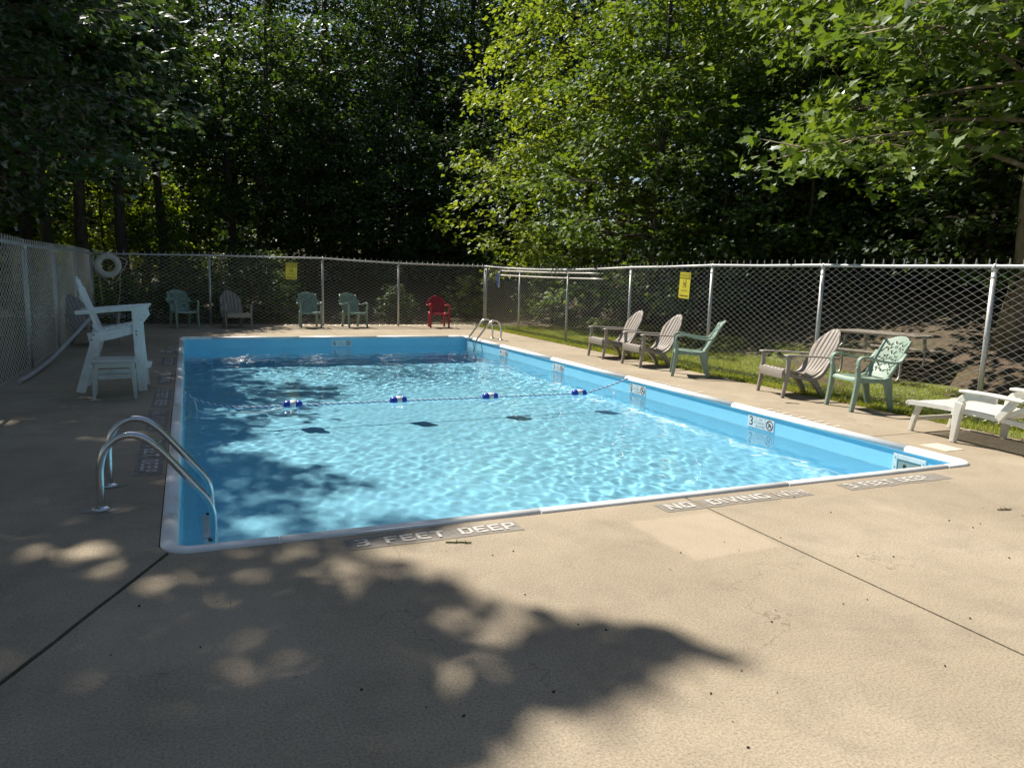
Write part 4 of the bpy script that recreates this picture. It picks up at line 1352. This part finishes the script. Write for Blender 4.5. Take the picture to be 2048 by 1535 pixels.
# ------------------------------------------------------------------ life ring, poles, hose, picnic table
def life_ring():
    root = empty('life_ring', (-1.67, 19.72, 1.41), 0, 'white life ring with cord hanging at the left end of the far fence', 'life ring')
    m = MB()
    n = 40
    m.tube([(0.213 * math.cos(2 * PI * k / n), -0.02, 0.213 * math.sin(2 * PI * k / n)) for k in range(n)], 0.072, 14, closed=True)
    m.build('ring', MT['buoy'], root)
    def P(px, py):         # photo-crop style coordinates to ring-local metres
        return ((px - 400) / 365 * 0.285, (545 - py) / 330 * 0.285)
    m = MB()
    cord = [(60, 130), (40, 330), (30, 470), (60, 640), (100, 780), (170, 835), (250, 850)]
    m.tube(catmull([(P(*p)[0], -0.06, P(*p)[1]) for p in cord], 5), 0.008, 6)
    m.tube(catmull([(P(*p)[0], -0.06, P(*p)[1]) for p in [(250, 850), (360, 950), (480, 1005), (600, 960), (690, 850), (740, 720), (800, 640), (880, 510), (915, 420), (850, 345), (670, 315), (560, 260), (500, 190)]], 5), 0.009, 6)
    m.tube([(P(60, 140)[0], -0.05, P(60, 140)[1]), (P(330, 185)[0], -0.05, P(330, 185)[1])], 0.007, 6)
    m.build('grab_cord', MT['cord'], root)
    m = MB()
    m.tube(catmull([(P(*p)[0], -0.05, P(*p)[1]) for p in [(705, 830), (700, 1050), (680, 1300), (640, 1560), (610, 1780)]], 5), 0.007, 6)
    m.tube(catmull([(P(*p)[0], -0.05, P(*p)[1]) for p in [(150, 800), (175, 1000), (195, 1300), (215, 1560)]], 5), 0.007, 6)
    m.build('hanging_line', MT['cord'], root)
    m = MB(); x, z = P(60, 130); m.tube([(x, 0.1, z), (x, -0.06, z + 0.01), (x, -0.065, z + 0.03)], 0.008, 6); m.build('hook', MT['galv'], root)
life_ring()

def fence_pole(y0, y1, z0, z1, label, head):
    root = empty('pool_pole', (7.86, y0, z0), 0, label, 'pole', 'telescopic poles hung on the right fence')
    m = MB()
    n = 10
    m.tube([(0.0 + 0.0 * k, (y1 - y0) * k / n, (z1 - z0) * k / n - 0.012 * math.sin(PI * k / n)) for k in range(n + 1)], [0.017] * 6 + [0.014] * 5, 10)
    m.build('pole', MT['pole'], root)
    m = MB(); m.tube([(0, 0.0, 0), (0, -0.12, 0)] if y1 > y0 else [(0, 0, 0), (0, 0.12, 0)], 0.019, 10); m.build('grip', MT['brush_b'], root)
    for f in (0.18, 0.62):
        m = MB(); yy = (y1 - y0) * f; zz = (z1 - z0) * f
        m.tube([(0.06, yy, zz - 0.03), (0.0, yy, zz - 0.028), (-0.025, yy, zz - 0.005), (-0.025, yy, zz + 0.03)], 0.006, 6); m.build('hanger', MT['galv'], root)
    if head:
        b_ = MB(); b_.box((-0.02, 0.09, -0.12), (0.05, 0.05, 0.42)); hd = b_.build('brush_head', MT['float_w'], root, 0.012)
        b_ = MB(); b_.box((-0.055, 0.09, -0.13), (0.03, 0.045, 0.36)); b_.build('bristles', MT['brush_b'], hd)
fence_pole(18.70, 13.55, 1.585, 1.565, 'shorter upper white pole hung along the right fence', False)
fence_pole(18.78, 13.32, 1.465, 1.45, 'longer lower white pole with blue and white brush on the right fence', True)

m = MB()
m.tube(catmull([(-1.87, 10.32, 0.03), (-1.84, 11.0, 0.035), (-1.80, 11.9, 0.08), (-1.73, 12.7, 0.19), (-1.62, 13.5, 0.36), (-1.50, 14.3, 0.565), (-1.44, 14.65, 0.66)], 6), 0.026, 12)
tag(m.build('vacuum_hose', MT['hose'], None), 'long grey pipe lying along the left fence and leaning up behind the lifeguard chair', 'pipe')

def picnic_table(loc, rz):
    root = empty('picnic_table', loc, rz, 'weathered picnic table on the lawn beyond the right fence', 'picnic table')
    for k in range(5):
        m = MB(); m.box((-0.31 + k * 0.155, 0, 0.72), (0.14, 1.5, 0.035)); m.build('top_plank', MT['table'], root, 0.004)
    for sg in (-1, 1):
        for k in range(2):
            m = MB(); m.box((sg * (0.60 + k * 0.145), 0, 0.44), (0.13, 1.5, 0.035)); m.build('bench_plank', MT['table'], root, 0.004)
        for y in (-0.52, 0.52):
            m = MB(); m.tube(catmull([(sg * 0.72, y, 0.42), (sg * 0.55, y, 0.40), (sg * 0.30, y, 0.55), (sg * 0.27, y, 0.70)], 4), 0.02, 8); m.build('frame_tube', MT['galv'], root)
            m = MB(); m.tube(catmull([(sg * 0.30, y, 0.70), (sg * 0.32, y, 0.35), (sg * 0.36, y, 0.03), (sg * 0.70, y, 0.012)], 4), 0.02, 8); m.build('leg', MT['galv'], root)
picnic_table((10.6, 8.75, -0.02), R_(8))

# small litter on the deck
def twig(loc, L, a, label):
    m = MB()
    pts = [(loc[0] + (k / 5 - .5) * L * math.cos(a) + random.uniform(-.006, .006), loc[1] + (k / 5 - .5) * L * math.sin(a) + random.uniform(-.006, .006), 0.006) for k in range(6)]
    m.tube(pts, 0.004, 5)
    for k in (2, 4):
        m.tube([pts[k], (pts[k][0] + random.uniform(-.03, .03), pts[k][1] + 0.03, 0.008)], 0.003, 4)
    return m
tag(twig((6.83, 6.85, 0), 0.17, -0.6, '').build('twig', MT['twig'], None), 'dark broken twig on the deck in front of the taupe chair', 'twig')
tag(twig((1.32, 3.66, 0), 0.14, -0.4, '').build('leaf_sprig', MT['lf_mid'], None), 'small green leaf sprig beside the near depth lettering', 'sprig')
tag(twig((5.0, 3.05, 0), 0.11, -0.3, '').build('twig', MT['twig'], None), 'thin dry twig on the sunny deck at right', 'twig')
def crumbs():
    r = np.random.default_rng(3); n = 160
    x = r.uniform(-1.6, 6.5, n); y = np.where(r.random(n) < 0.65, r.uniform(1.5, 3.9, n), r.uniform(5, 16, n))
    m = MB()
    for a, b_ in zip(x, y):
        if -0.3 < a < 6.2 and 3.85 < b_ < 16.7:
            continue
        s = r.uniform(0.002, 0.0065) ; an = r.uniform(0, 6)
        m.add([(a + s * 1.6 * math.cos(an), b_ + s * 1.6 * math.sin(an), 0.003), (a - s * math.sin(an), b_ + s * math.cos(an), 0.002), (a - s * 1.4 * math.cos(an), b_ - s * 1.4 * math.sin(an), 0.004), (a + s * math.sin(an), b_ - s * math.cos(an), 0.002), (a, b_, 0.004 + s * 0.8)],
              [(0, 1, 4), (1, 2, 4), (2, 3, 4), (3, 0, 4)])
    tag(m.build('debris', MT['twig'], None), 'scattered dark crumbs and seeds on the concrete deck', 'debris', None, 'stuff')
crumbs()
def dry_leaves():
    r = np.random.default_rng(9); n = 420
    m = MB()
    for k in range(n):
        y = r.uniform(3.8, 19.5); x = 7.56 + abs(r.normal(0, 0.10)) - 0.05
        s = r.uniform(0.015, 0.035); a = r.uniform(0, 6.3); z = 0.02 + r.uniform(0, 0.02) if x > 7.57 else 0.008
        c, s_ = math.cos(a) * s, math.sin(a) * s
        m.add([(x - c, y - s_, z), (x + s_ * .5, y - c * .5, z + 0.006), (x + c, y + s_, z + 0.004), (x - s_ * .5, y + c * .5, z + 0.008)], [(0, 1, 2, 3)])
    tag(m.build('dry_leaves', MT['straw'], None), 'brown dry leaves gathered along the edge of the lawn', 'leaves', None, 'stuff')
dry_leaves()

# ------------------------------------------------------------------ trees
def unit(v):
    return v / np.maximum(1e-9, np.linalg.norm(v, axis=-1, keepdims=True))

T_DIAMOND = (np.array([[0, 0, 0], [0.45, -0.36, 0.07], [1, 0, -0.06], [0.45, 0.36, 0.07]]), np.array([[0, 1, 2], [0, 2, 3]]))
_o = [(0, 0), (0.10, -0.24), (0.02, -0.50), (0.36, -0.34), (0.52, -0.46), (0.60, -0.20), (1.0, 0.0), (0.60, 0.20), (0.52, 0.46), (0.36, 0.34), (0.02, 0.50), (0.10, 0.24)]
T_MAPLE = (np.array([[x, y, 0.10 * abs(y) - 0.08 * x * x] for x, y in _o]),
           np.array([[0, 1, 3], [1, 2, 3], [0, 3, 5], [3, 4, 5], [0, 5, 6], [0, 6, 7], [0, 7, 9], [7, 8, 9], [0, 9, 11], [9, 10, 11]]))

def leaves(name, C, Nn, Tn, size, tone, mat, template):
    """one leaf per row: centre, surface normal, direction of the tip"""
    Nn = unit(Nn); Tn = unit(Tn - Nn * (Tn * Nn).sum(-1, keepdims=True)); B = np.cross(Nn, Tn)
    tv, tf = template
    sz = size[:, None, None]
    V = C[:, None, :] + sz * (tv[None, :, 0:1] * Tn[:, None] + tv[None, :, 1:2] * B[:, None] + tv[None, :, 2:3] * Nn[:, None])
    k = len(tv)
    F = tf[None] + (np.arange(len(C)) * k)[:, None, None]
    return np_mesh(name, V.reshape(-1, 3), F.reshape(-1, 3), mat, False, np.repeat(tone, k))

def sprays_to_leaves(r, S, D, R, L, size, flat=0.22, droop=0.25, rand=0.55):
    """S spray centres, D outward directions, R radii; L leaves in each flattened spray"""
    n = len(S)
    S2 = np.repeat(S, L, 0); D2 = np.repeat(D, L, 0); R2 = np.repeat(R, L)
    m = n * L
    up = np.array([0, 0, 1.0])
    side = unit(np.cross(D2, up) + 1e-6)
    a = r.normal(0, 0.52, m) * R2; b = r.normal(0, 0.42, m) * R2; c = r.normal(0, flat, m) * R2
    C = S2 + unit(D2) * a[:, None] + side * b[:, None] + up * (c - droop * (a * a + b * b) / np.maximum(R2, .05))[:, None]
    Nn = up + 0.35 * unit(D2) * np.sign(1) + r.normal(0, rand, (m, 3))
    Tn = unit(D2) + side * r.normal(0, 0.9, (m, 1)) + r.normal(0, 0.35, (m, 3)) - up * 0.35
    sz = size * r.uniform(0.65, 1.3, m)
    tone = np.clip(np.repeat(r.normal(0.5, 0.2, n), L) + r.normal(0, 0.14, m), 0, 1)
    return C, Nn, Tn, sz, tone

def grow(seed, H, z0, rad, nl, ns, L, size, R, trunk_r, mat, bark, shape='oval', template=T_DIAMOND, lean=(0, 0), up_angle=0.5, flat=0.22, droop=0.25, fork=None):
    """trunk with limbs; sprays of leaves along the limbs. Returns (trunk mesh, crown mesh)"""
    r = np.random.default_rng(seed)
    w = MB()
    npt = 9
    tr = []
    wob = r.normal(0, 0.05, (npt, 2)).cumsum(0) * H / 10
    for k in range(npt):
        t = k / (npt - 1)
        tr.append(Vector((lean[0] * t * H + wob[k, 0] * (t > 0), lean[1] * t * H + wob[k, 1] * (t > 0), t * H * 0.93)))
    w.tube(tr, [trunk_r * (1.35 if k == 0 else 1) * (1 - 0.86 * (k / (npt - 1)) ** 1.1) for k in range(npt)], 9)
    def tp(z):
        t = min(0.999, z / (H * 0.93)) * (npt - 1); k = int(t)
        return tr[k].lerp(tr[k + 1], t - k)
    S = []; D = []
    for i in range(nl):
        f = (i + r.uniform(0, 0.9)) / nl
        z = z0 * 0.9 + (H * 0.95 - z0 * 0.9) * f
        if shape == 'oval':
            prof = math.sin(PI * min(1, 0.16 + 0.84 * f) ** 0.8) ** 0.7
        elif shape == 'bush':
            prof = (1 - f) ** 0.45 * (0.75 + 0.25 * min(1, f * 6))
        else:
            prof = (1 - f * 0.75)
        prof = max(0.18, prof)
        ln = rad * prof * r.uniform(0.72, 1.12)
        az = i * 2.39996 + r.uniform(-0.5, 0.5)
        p = tp(z * 0.92)
        el = up_angle * (0.4 + 0.9 * f) + r.uniform(-0.15, 0.15)
        pts = []
        K = 7
        dirv = np.array([math.cos(az), math.sin(az)])
        bend = r.uniform(-0.5, 0.5)
        for k in range(K):
            t = k / (K - 1)
            a2 = az + bend * t
            hx = ln * t
            zz = p.z + math.tan(min(1.2, el)) * hx * (1 - 0.55 * t) - 0.10 * ln * t * t
            pts.append(Vector((p.x + math.cos(a2) * hx, p.y + math.sin(a2) * hx, zz)))
        br = max(0.012, trunk_r * 0.25 * (1 - 0.65 * f))
        w.tube(pts, [br * (1 - 0.85 * k / (K - 1)) for k in range(K)], 5, False)
        cnt = max(2, int(ns * prof * r.uniform(0.8, 1.2)))
        for j in range(cnt):
            t = 0.28 + 0.75 * r.random() ** 0.75
            k = min(K - 2, int(t * (K - 1))); q = pts[k].lerp(pts[k + 1], min(1.15, t * (K - 1) - k))
            sd = r.normal(0, 0.26) * ln * (1.15 - 0.6 * t)
            c = np.array([q.x - dirv[1] * sd, q.y + dirv[0] * sd, q.z + r.normal(0, 0.10) * ln * 0.6])
            S.append(c); d = np.array([dirv[0], dirv[1], 0]) + np.array([-dirv[1], dirv[0], 0]) * sd / max(.3, ln) * 1.4
            D.append(d)
            if abs(sd) > 0.25 and r.random() < 0.5:
                w.tube([q, Vector(c)], [br * 0.35, 0.006], 3, False)
    S = np.array(S); D = np.array(D)
    Rr = R * r.uniform(0.6, 1.35, len(S))
    C, Nn, Tn, sz, tone = sprays_to_leaves(r, S, D, Rr, L, size, flat, droop)
    crown = leaves('crown', C, Nn, Tn, sz, tone, mat, template)
    tm = bpy.data.meshes.new('trunk'); tm.from_pydata(w.v, [], w.f); tm.polygons.foreach_set('use_smooth', [True] * len(w.f)); tm.materials.append(bark); tm.update()
    return tm, crown

def put(name, meshes, loc, rz, sc, label, cat='tree', group=None, szz=None):
    root = empty(name, loc, rz, label, cat, group)
    root.scale = (sc, sc, szz or sc)
    link(bpy.data.objects.new('trunk', meshes[0]), root)
    link(bpy.data.objects.new('crown', meshes[1]), root)
    return root

def polar(px, dist):
    """ground position seen in the direction of photo column px at the given distance"""
    a = YAW + math.atan((px - 1024) / 1475.8)
    return dist * math.sin(a), dist * math.cos(a)

# --- the tall trees left of the enclosure: their crowns stand between the sun and the left half of the deck
EDGE = np.array([(-4, .3), (0, .5), (1.5, .55), (1.9, .75), (2.05, 1.5), (2.15, 1.85), (2.3, 1.85), (2.5, 1.6), (2.7, 1.35), (2.9, 1.15), (3.2, 1.1), (3.45, .95), (3.65, .75), (3.85, 1.25), (4.0, 1.55), (4.3, 1.35), (5.2, 1.5), (6.1, 1.4), (6.28, 1.5),
                 (6.42, .75), (6.8, .6), (6.95, 1.0), (7.04, 1.48), (7.2, 1.7), (7.6, 1.45), (7.85, 1.0), (8.1, .55), (8.65, .5), (9.2, .5), (9.8, .66), (10.3, .35), (10.85, 0.0), (11.05, -.45), (11.2, -.45), (11.4, 1.5), (12, 2.0), (12.8, 1.9), (13.3, 2.1), (13.6, 1.4),
                 (14.4, .75), (15.2, .7), (16.5, .4), (18, .45), (18.6, .9), (19.3, 1.6), (20, 2.2), (26, 3)])
FLECK = np.array([(-.62, 4.18, .10), (-.40, 4.10, .08), (-.1, 3.62, .11), (.14, 3.46, .07), (.46, 3.80, .09), (.66, 3.86, .07), (.62, 3.40, .07), (.61, 3.07, .10), (.94, 2.82, .11), (.88, 2.44, .11), (.86, 3.66, .11), (1.02, 3.62, .12),
                  (-.5, 6.9, .12), (-.64, 6.85, .10), (-1.5, 7.78, .14), (-1.7, 7.8, .12), (-.12, 10.4, .2), (.15, 10.75, .2), (.3, 10.6, .2), (0.2, 8.9, .14), (.25, 9.0, .12), (-.8, 18.3, .2), (.65, 18.5, .15)])
def shade_trees():
    r = np.random.default_rng(21)
    n = 22500
    y = r.uniform(-3.5, 26, n); H = r.uniform(8.5, 20, n)
    x = r.uniform(-7, 3.2, n)
    ex = np.interp(y, EDGE[:, 0], EDGE[:, 1])
    rr = 0.30
    ok = x < ex - 0.12
    for fx, fy, fr in FLECK:
        ok &= ((x - fx) ** 2 + ((y - fy)) ** 2) > (fr * 0.75 + 0.06) ** 2
    # the narrow bright bar across the left deck
    ok &= ~((np.abs(y - 11.12) < 0.34) & (x > -0.75))
    # crown thinned over the pool on purpose, to brighten the shaded water
    ok &= ~((x > -0.05) & (y > 4.6) & (y < 16.9) & (r.random(n) < 0.75))
    # thin the part that only shades the woods
    ok &= ~((x < -2.6) & (r.random(n) < 0.45))
    x, y, H = x[ok], y[ok], H[ok]
    k = H / SUN.z
    P = np.stack([x + SUN.x * k, y + SUN.y * k, H], -1)
    trunks = np.array([(-6.4, 8.5), (-7.2, 13.6), (-5.9, 18.8), (-7.6, 24.0), (-5.4, 29.4), (-8.6, 34.5)])
    own = np.argmin(((P[:, None, :2] - trunks[None]) ** 2).sum(-1), 1)
    for i, (tx, ty) in enumerate(trunks):
        Q = P[own == i] - np.array([tx, ty, 0])
        D = Q.copy(); D[:, 2] = 0; D = unit(D)
        C, Nn, Tn, sz, tone = sprays_to_leaves(r, Q, D, np.full(len(Q), rr) * r.uniform(.7, 1.05, len(Q)), 9, 0.20, 0.3, 0.15, 0.5)
        # keep stray leaves out of the sunlit side
        W = C + np.array([tx, ty, 0]); kk = W[:, 2] / SUN.z; gx = W[:, 0] - SUN.x * kk; gy = W[:, 1] - SUN.y * kk
        good = gx < np.interp(gy, EDGE[:, 0], EDGE[:, 1]) + 0.02
        for fx, fy, fr in FLECK:
            good &= ((gx - fx) ** 2 + (gy - fy) ** 2) > (fr * 0.8) ** 2
        crown = leaves('crown', C[good], Nn[good], Tn[good], sz[good], tone[good], MT['lf_dark'], T_DIAMOND)
        w = MB()
        top = 17.5
        tr = [Vector((0.25 * math.sin(k * 1.3 + i), 0.25 * math.cos(k * 1.7 + i) - .25, top * k / 8)) for k in range(9)]
        w.tube(tr, [0.30 * (1.3 if k == 0 else 1) * (1 - 0.85 * k / 8) for k in range(9)], 9)
        idx = r.permutation(len(Q))[:46]
        for q in Q[idx]:
            zb = max(4.5, q[2] - 0.55 * math.hypot(q[0], q[1]) - r.uniform(0, 1.5)); t = min(7.99, zb / top * 8); b0 = tr[int(t)].lerp(tr[int(t) + 1], t - int(t))
            mid = b0.lerp(Vector(q), 0.5) + Vector((0, 0, 0.35))
            w.tube([b0, mid, Vector(q)], [0.05, 0.03, 0.008], 4, False)
        tm = bpy.data.meshes.new('trunk'); tm.from_pydata(w.v, [], w.f); tm.materials.append(MT['bark']); tm.update()
        put('forest_tree', (tm, crown), (tx, ty, -0.03), 0, 1, '%s tall tree along the outside of the left fence, counting away from the camera' % ('nearest', 'second', 'third', 'fourth', 'fifth', 'farthest')[i], 'tree', 'trees shading the left deck')
shade_trees()

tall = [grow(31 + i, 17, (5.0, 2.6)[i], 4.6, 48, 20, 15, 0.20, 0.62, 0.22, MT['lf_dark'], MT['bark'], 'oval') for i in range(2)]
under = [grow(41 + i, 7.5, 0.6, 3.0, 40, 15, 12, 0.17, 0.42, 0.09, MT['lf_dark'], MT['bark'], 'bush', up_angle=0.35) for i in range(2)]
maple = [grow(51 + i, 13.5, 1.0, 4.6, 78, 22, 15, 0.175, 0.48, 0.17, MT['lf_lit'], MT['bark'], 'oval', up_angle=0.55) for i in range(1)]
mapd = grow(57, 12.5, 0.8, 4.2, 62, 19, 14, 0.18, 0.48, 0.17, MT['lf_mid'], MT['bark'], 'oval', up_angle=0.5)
nearm = grow(61, 10.5, 3.2, 4.7, 50, 26, 16, 0.155, 0.46, 0.19, MT['lf_mid'], MT['bark_lit'], 'oval', T_MAPLE, up_angle=0.42, droop=0.4)
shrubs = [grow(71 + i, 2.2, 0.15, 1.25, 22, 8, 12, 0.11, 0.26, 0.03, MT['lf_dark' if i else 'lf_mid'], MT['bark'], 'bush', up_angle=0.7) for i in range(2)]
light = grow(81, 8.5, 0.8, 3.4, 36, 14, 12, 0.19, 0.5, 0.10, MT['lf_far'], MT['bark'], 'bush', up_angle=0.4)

r0 = random.Random(4)
def rz(): return r0.uniform(0, 6.28)
# dark wood across the left and middle
MARKS = ((-60, 'left edge of the picture'), (100, 'left fence'), (212, 'life ring'), (355, 'shaded green chair'), (465, 'half-shaded Adirondack chair'), (585, 'far yellow sign'), (705, 'pair of sage green chairs'), (797, 'bare far fence bay'), (880, 'red chair'), (975, 'far right ladder'), (1100, 'hung pool poles'),
         (1230, 'first taupe chair'), (1330, 'second taupe chair'), (1400, 'right yellow sign'), (1500, 'empty lawn bay'), (1620, 'third taupe chair'), (1760, 'nearest green chair'), (1880, 'foot of the white lounger'), (1985, 'rightmost fence post'), (2100, 'right edge of the picture'))
USED = {}
def which(kind, px, tail):
    mk = min(MARKS, key=lambda m_: abs(m_[0] - px))[1]
    k = USED.get((kind, mk), 0); USED[(kind, mk)] = k + 1
    return '%s%s %s the %s' % (('', 'second ', 'third ', 'fourth ', 'fifth ', 'sixth ', 'seventh ', 'eighth ')[min(k, 7)], kind, tail, mk)
TALL = ((-60, 27, 1.0), (60, 31, 1.05), (330, 41, 1.1), (465, 38, 1.0), (545, 38, 1.1), (650, 36, 1.0), (740, 40, 1.1), (830, 38, 1.05), (930, 40, 1.1), (1010, 37, 0.95), (1110, 41, 1.1), (1230, 40, 1.0), (1380, 36, 0.95), (1540, 33, 1.0), (1640, 29, 1.0), (1760, 26, 1.0), (1900, 24, 1.0), (2030, 22, 1.0), (2180, 20, 1.0), (400, 42, 1.1), (120, 44, 1.1), (860, 45, 1.2), (-150, 38, 1.1), (690, 47, 1.2), (1040, 46, 1.2), (1470, 42, 1.2), (1580, 39, 1.2))
for px, d, s in sorted(TALL, key=lambda q: q[1]):
    x, y = polar(px, d)
    put('forest_tree', tall[r0.randrange(2)], (x, y, hillz(x, y) - 0.1), rz(), s, which('tall dark tree', px, 'in the wood above'), 'tree', 'tall trees of the shaded wood')
UND = ((1430, 18.8, 0.85), (1600, 18.0, 0.75), (330, 26, 0.5), (520, 28, 0.85), (610, 28.5, 0.85), (700, 29, 0.95), (790, 29.5, 1.0), (880, 30, 0.95), (960, 30, 1.0), (760, 33, 1.2), (900, 34, 1.3), (660, 33, 1.1), (840, 36, 1.4), (980, 36, 1.3), (1050, 31, 1.0), (1560, 20, 0.85), (1650, 21, 1.0), (1760, 19, 0.9), (1880, 18, 0.95), (1960, 16.5, 0.8), (2080, 15.5, 0.8), (1480, 24, 1.1), (1330, 28, 1.1), (1700, 23, 1.2), (1820, 22, 1.2), (1940, 20, 1.2), (2040, 18.5, 1.1), (560, 34, 1.2))  # leading pair added so their crowns shade the bank
for px, d, s in sorted(UND, key=lambda q: q[1]):
    x, y = polar(px, d)
    put('understorey_tree', under[r0.randrange(2)], (x, y, hillz(x, y) - 0.1), rz(), s, which('bushy dark understorey tree', px, 'behind the fence above'), 'tree', 'understorey trees behind the fence')
slim = grow(97, 11.5, 6.0, 2.5, 26, 16, 12, 0.19, 0.5, 0.20, MT['lf_dark'], MT['bark'], 'oval')
for px, d, s in ((60, 26, 1.0), (108, 24.3, 0.9), (172, 24.8, 1.0), (252, 26, 1.0), (330, 28.5, 0.95), (462, 28.5, 0.95), (540, 29.5, 1.0), (655, 30.5, 1.0)):
    x, y = polar(px, d)
    put('forest_tree', slim, (x, y, hillz(x, y) - 0.1), rz(), s, which('slim dark trunk', px, 'rising bare through the wood above'), 'tree', 'bare trunks at the edge of the wood')
LH = 'unseen tall tree added beyond the frame to block sky light'  # out-of-view trees added to hold sky light off the shaded deck
for x, y, s in ((-12, -2, 1.0), (-9, -9, 1.1), (-3, -13, 1.1), (4, -15, 1.1), (11, -12, 1.1), (17, -5, 1.1), (19, 3, 1.1), (-13, 5, 1.0), (-14, 12, 1.1), (-13, 19, 1.1), (-14, 27, 1.1), (-17, 34, 1.2), (22, 10, 1.1)):
    put('forest_tree', tall[r0.randrange(2)], (x, y, hillz(x, y) - 0.1), rz(), s, LH, 'tree', 'unseen trees added to block sky light')
# sunlit trees
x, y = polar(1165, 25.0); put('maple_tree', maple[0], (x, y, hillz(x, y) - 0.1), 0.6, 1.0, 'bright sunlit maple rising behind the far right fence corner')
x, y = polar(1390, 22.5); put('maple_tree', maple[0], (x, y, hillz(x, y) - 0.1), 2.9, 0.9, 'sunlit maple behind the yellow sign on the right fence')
x, y = polar(1290, 20.3); put('maple_tree', mapd, (x, y, hillz(x, y) - 0.1), 4.1, 0.85, 'green maple added beyond the lawn to shade the bank, behind the two left-hand taupe chairs')  # extra maple put in to throw shade on the bank
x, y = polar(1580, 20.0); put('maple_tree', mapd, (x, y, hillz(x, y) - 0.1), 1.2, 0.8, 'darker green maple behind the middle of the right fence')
x, y = polar(2012, 14.2); put('maple_tree', nearm, (x, y, hillz(x, y) - 0.1), 0.4, 1.0, 'sunlit-trunked maple with large leaves beyond the right fence')
overh = grow(91, 9.5, 3.5, 3.9, 34, 22, 18, 0.15, 0.5, 0.16, MT['lf_dark'], MT['bark'], 'oval', T_MAPLE, up_angle=0.35, flat=0.12, droop=0.45)
x, y = polar(-60, 16.5); put('maple_tree', overh, (x, y, -0.05), 1.0, 1.0, 'dim blue-green maple overhanging the left fence at the upper left')
# backlit yellow-green growth deep in the wood at left
YNG = ((20, 30, 0.7), (140, 32, 0.75), (215, 30, 0.7), (300, 31, 0.75), (390, 33, 0.8), (-40, 29, 0.7), (10, 40, 1.0), (110, 36, 0.9), (230, 38, 1.0), (320, 37, 0.9), (420, 37, 0.8), (520, 40, 1.0), (-80, 34, 0.9), (620, 44, 1.1), (-10, 50, 1.3), (90, 54, 1.4), (190, 48, 1.3), (290, 52, 1.4), (380, 55, 1.4), (480, 52, 1.4), (580, 55, 1.4), (690, 52, 1.3), (-120, 48, 1.3))
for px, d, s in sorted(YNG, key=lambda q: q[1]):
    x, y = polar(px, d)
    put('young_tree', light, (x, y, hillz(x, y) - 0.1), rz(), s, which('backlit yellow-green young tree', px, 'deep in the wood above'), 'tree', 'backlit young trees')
# shrubs behind the fences
for px, d, s in ((60, 17.5, 0.7), (300, 21.6, 0.55), (500, 21.8, 1.0), (540, 22.6, 1.0), (790, 22.2, 0.6), (930, 24.5, 0.7), (1100, 23.5, 1.0), (1210, 23, 1.0), (1320, 22, 1.0), (1530, 19.5, 0.9), (1720, 19, 0.9), (1900, 18, 0.9), (430, 22.5, 0.7), (250, 21.9, 0.7), (350, 22.0, 0.8), (390, 22.1, 0.75), (190, 21.6, 0.6), (130, 20.0, 0.7)):
    x, y = polar(px, d)
    put('shrub', shrubs[r0.randrange(2)], (x, y, hillz(x, y) - 0.05), rz(), s, which('leafy shrub', px, 'growing behind the fence by'), 'shrub', 'shrubs behind the fences')
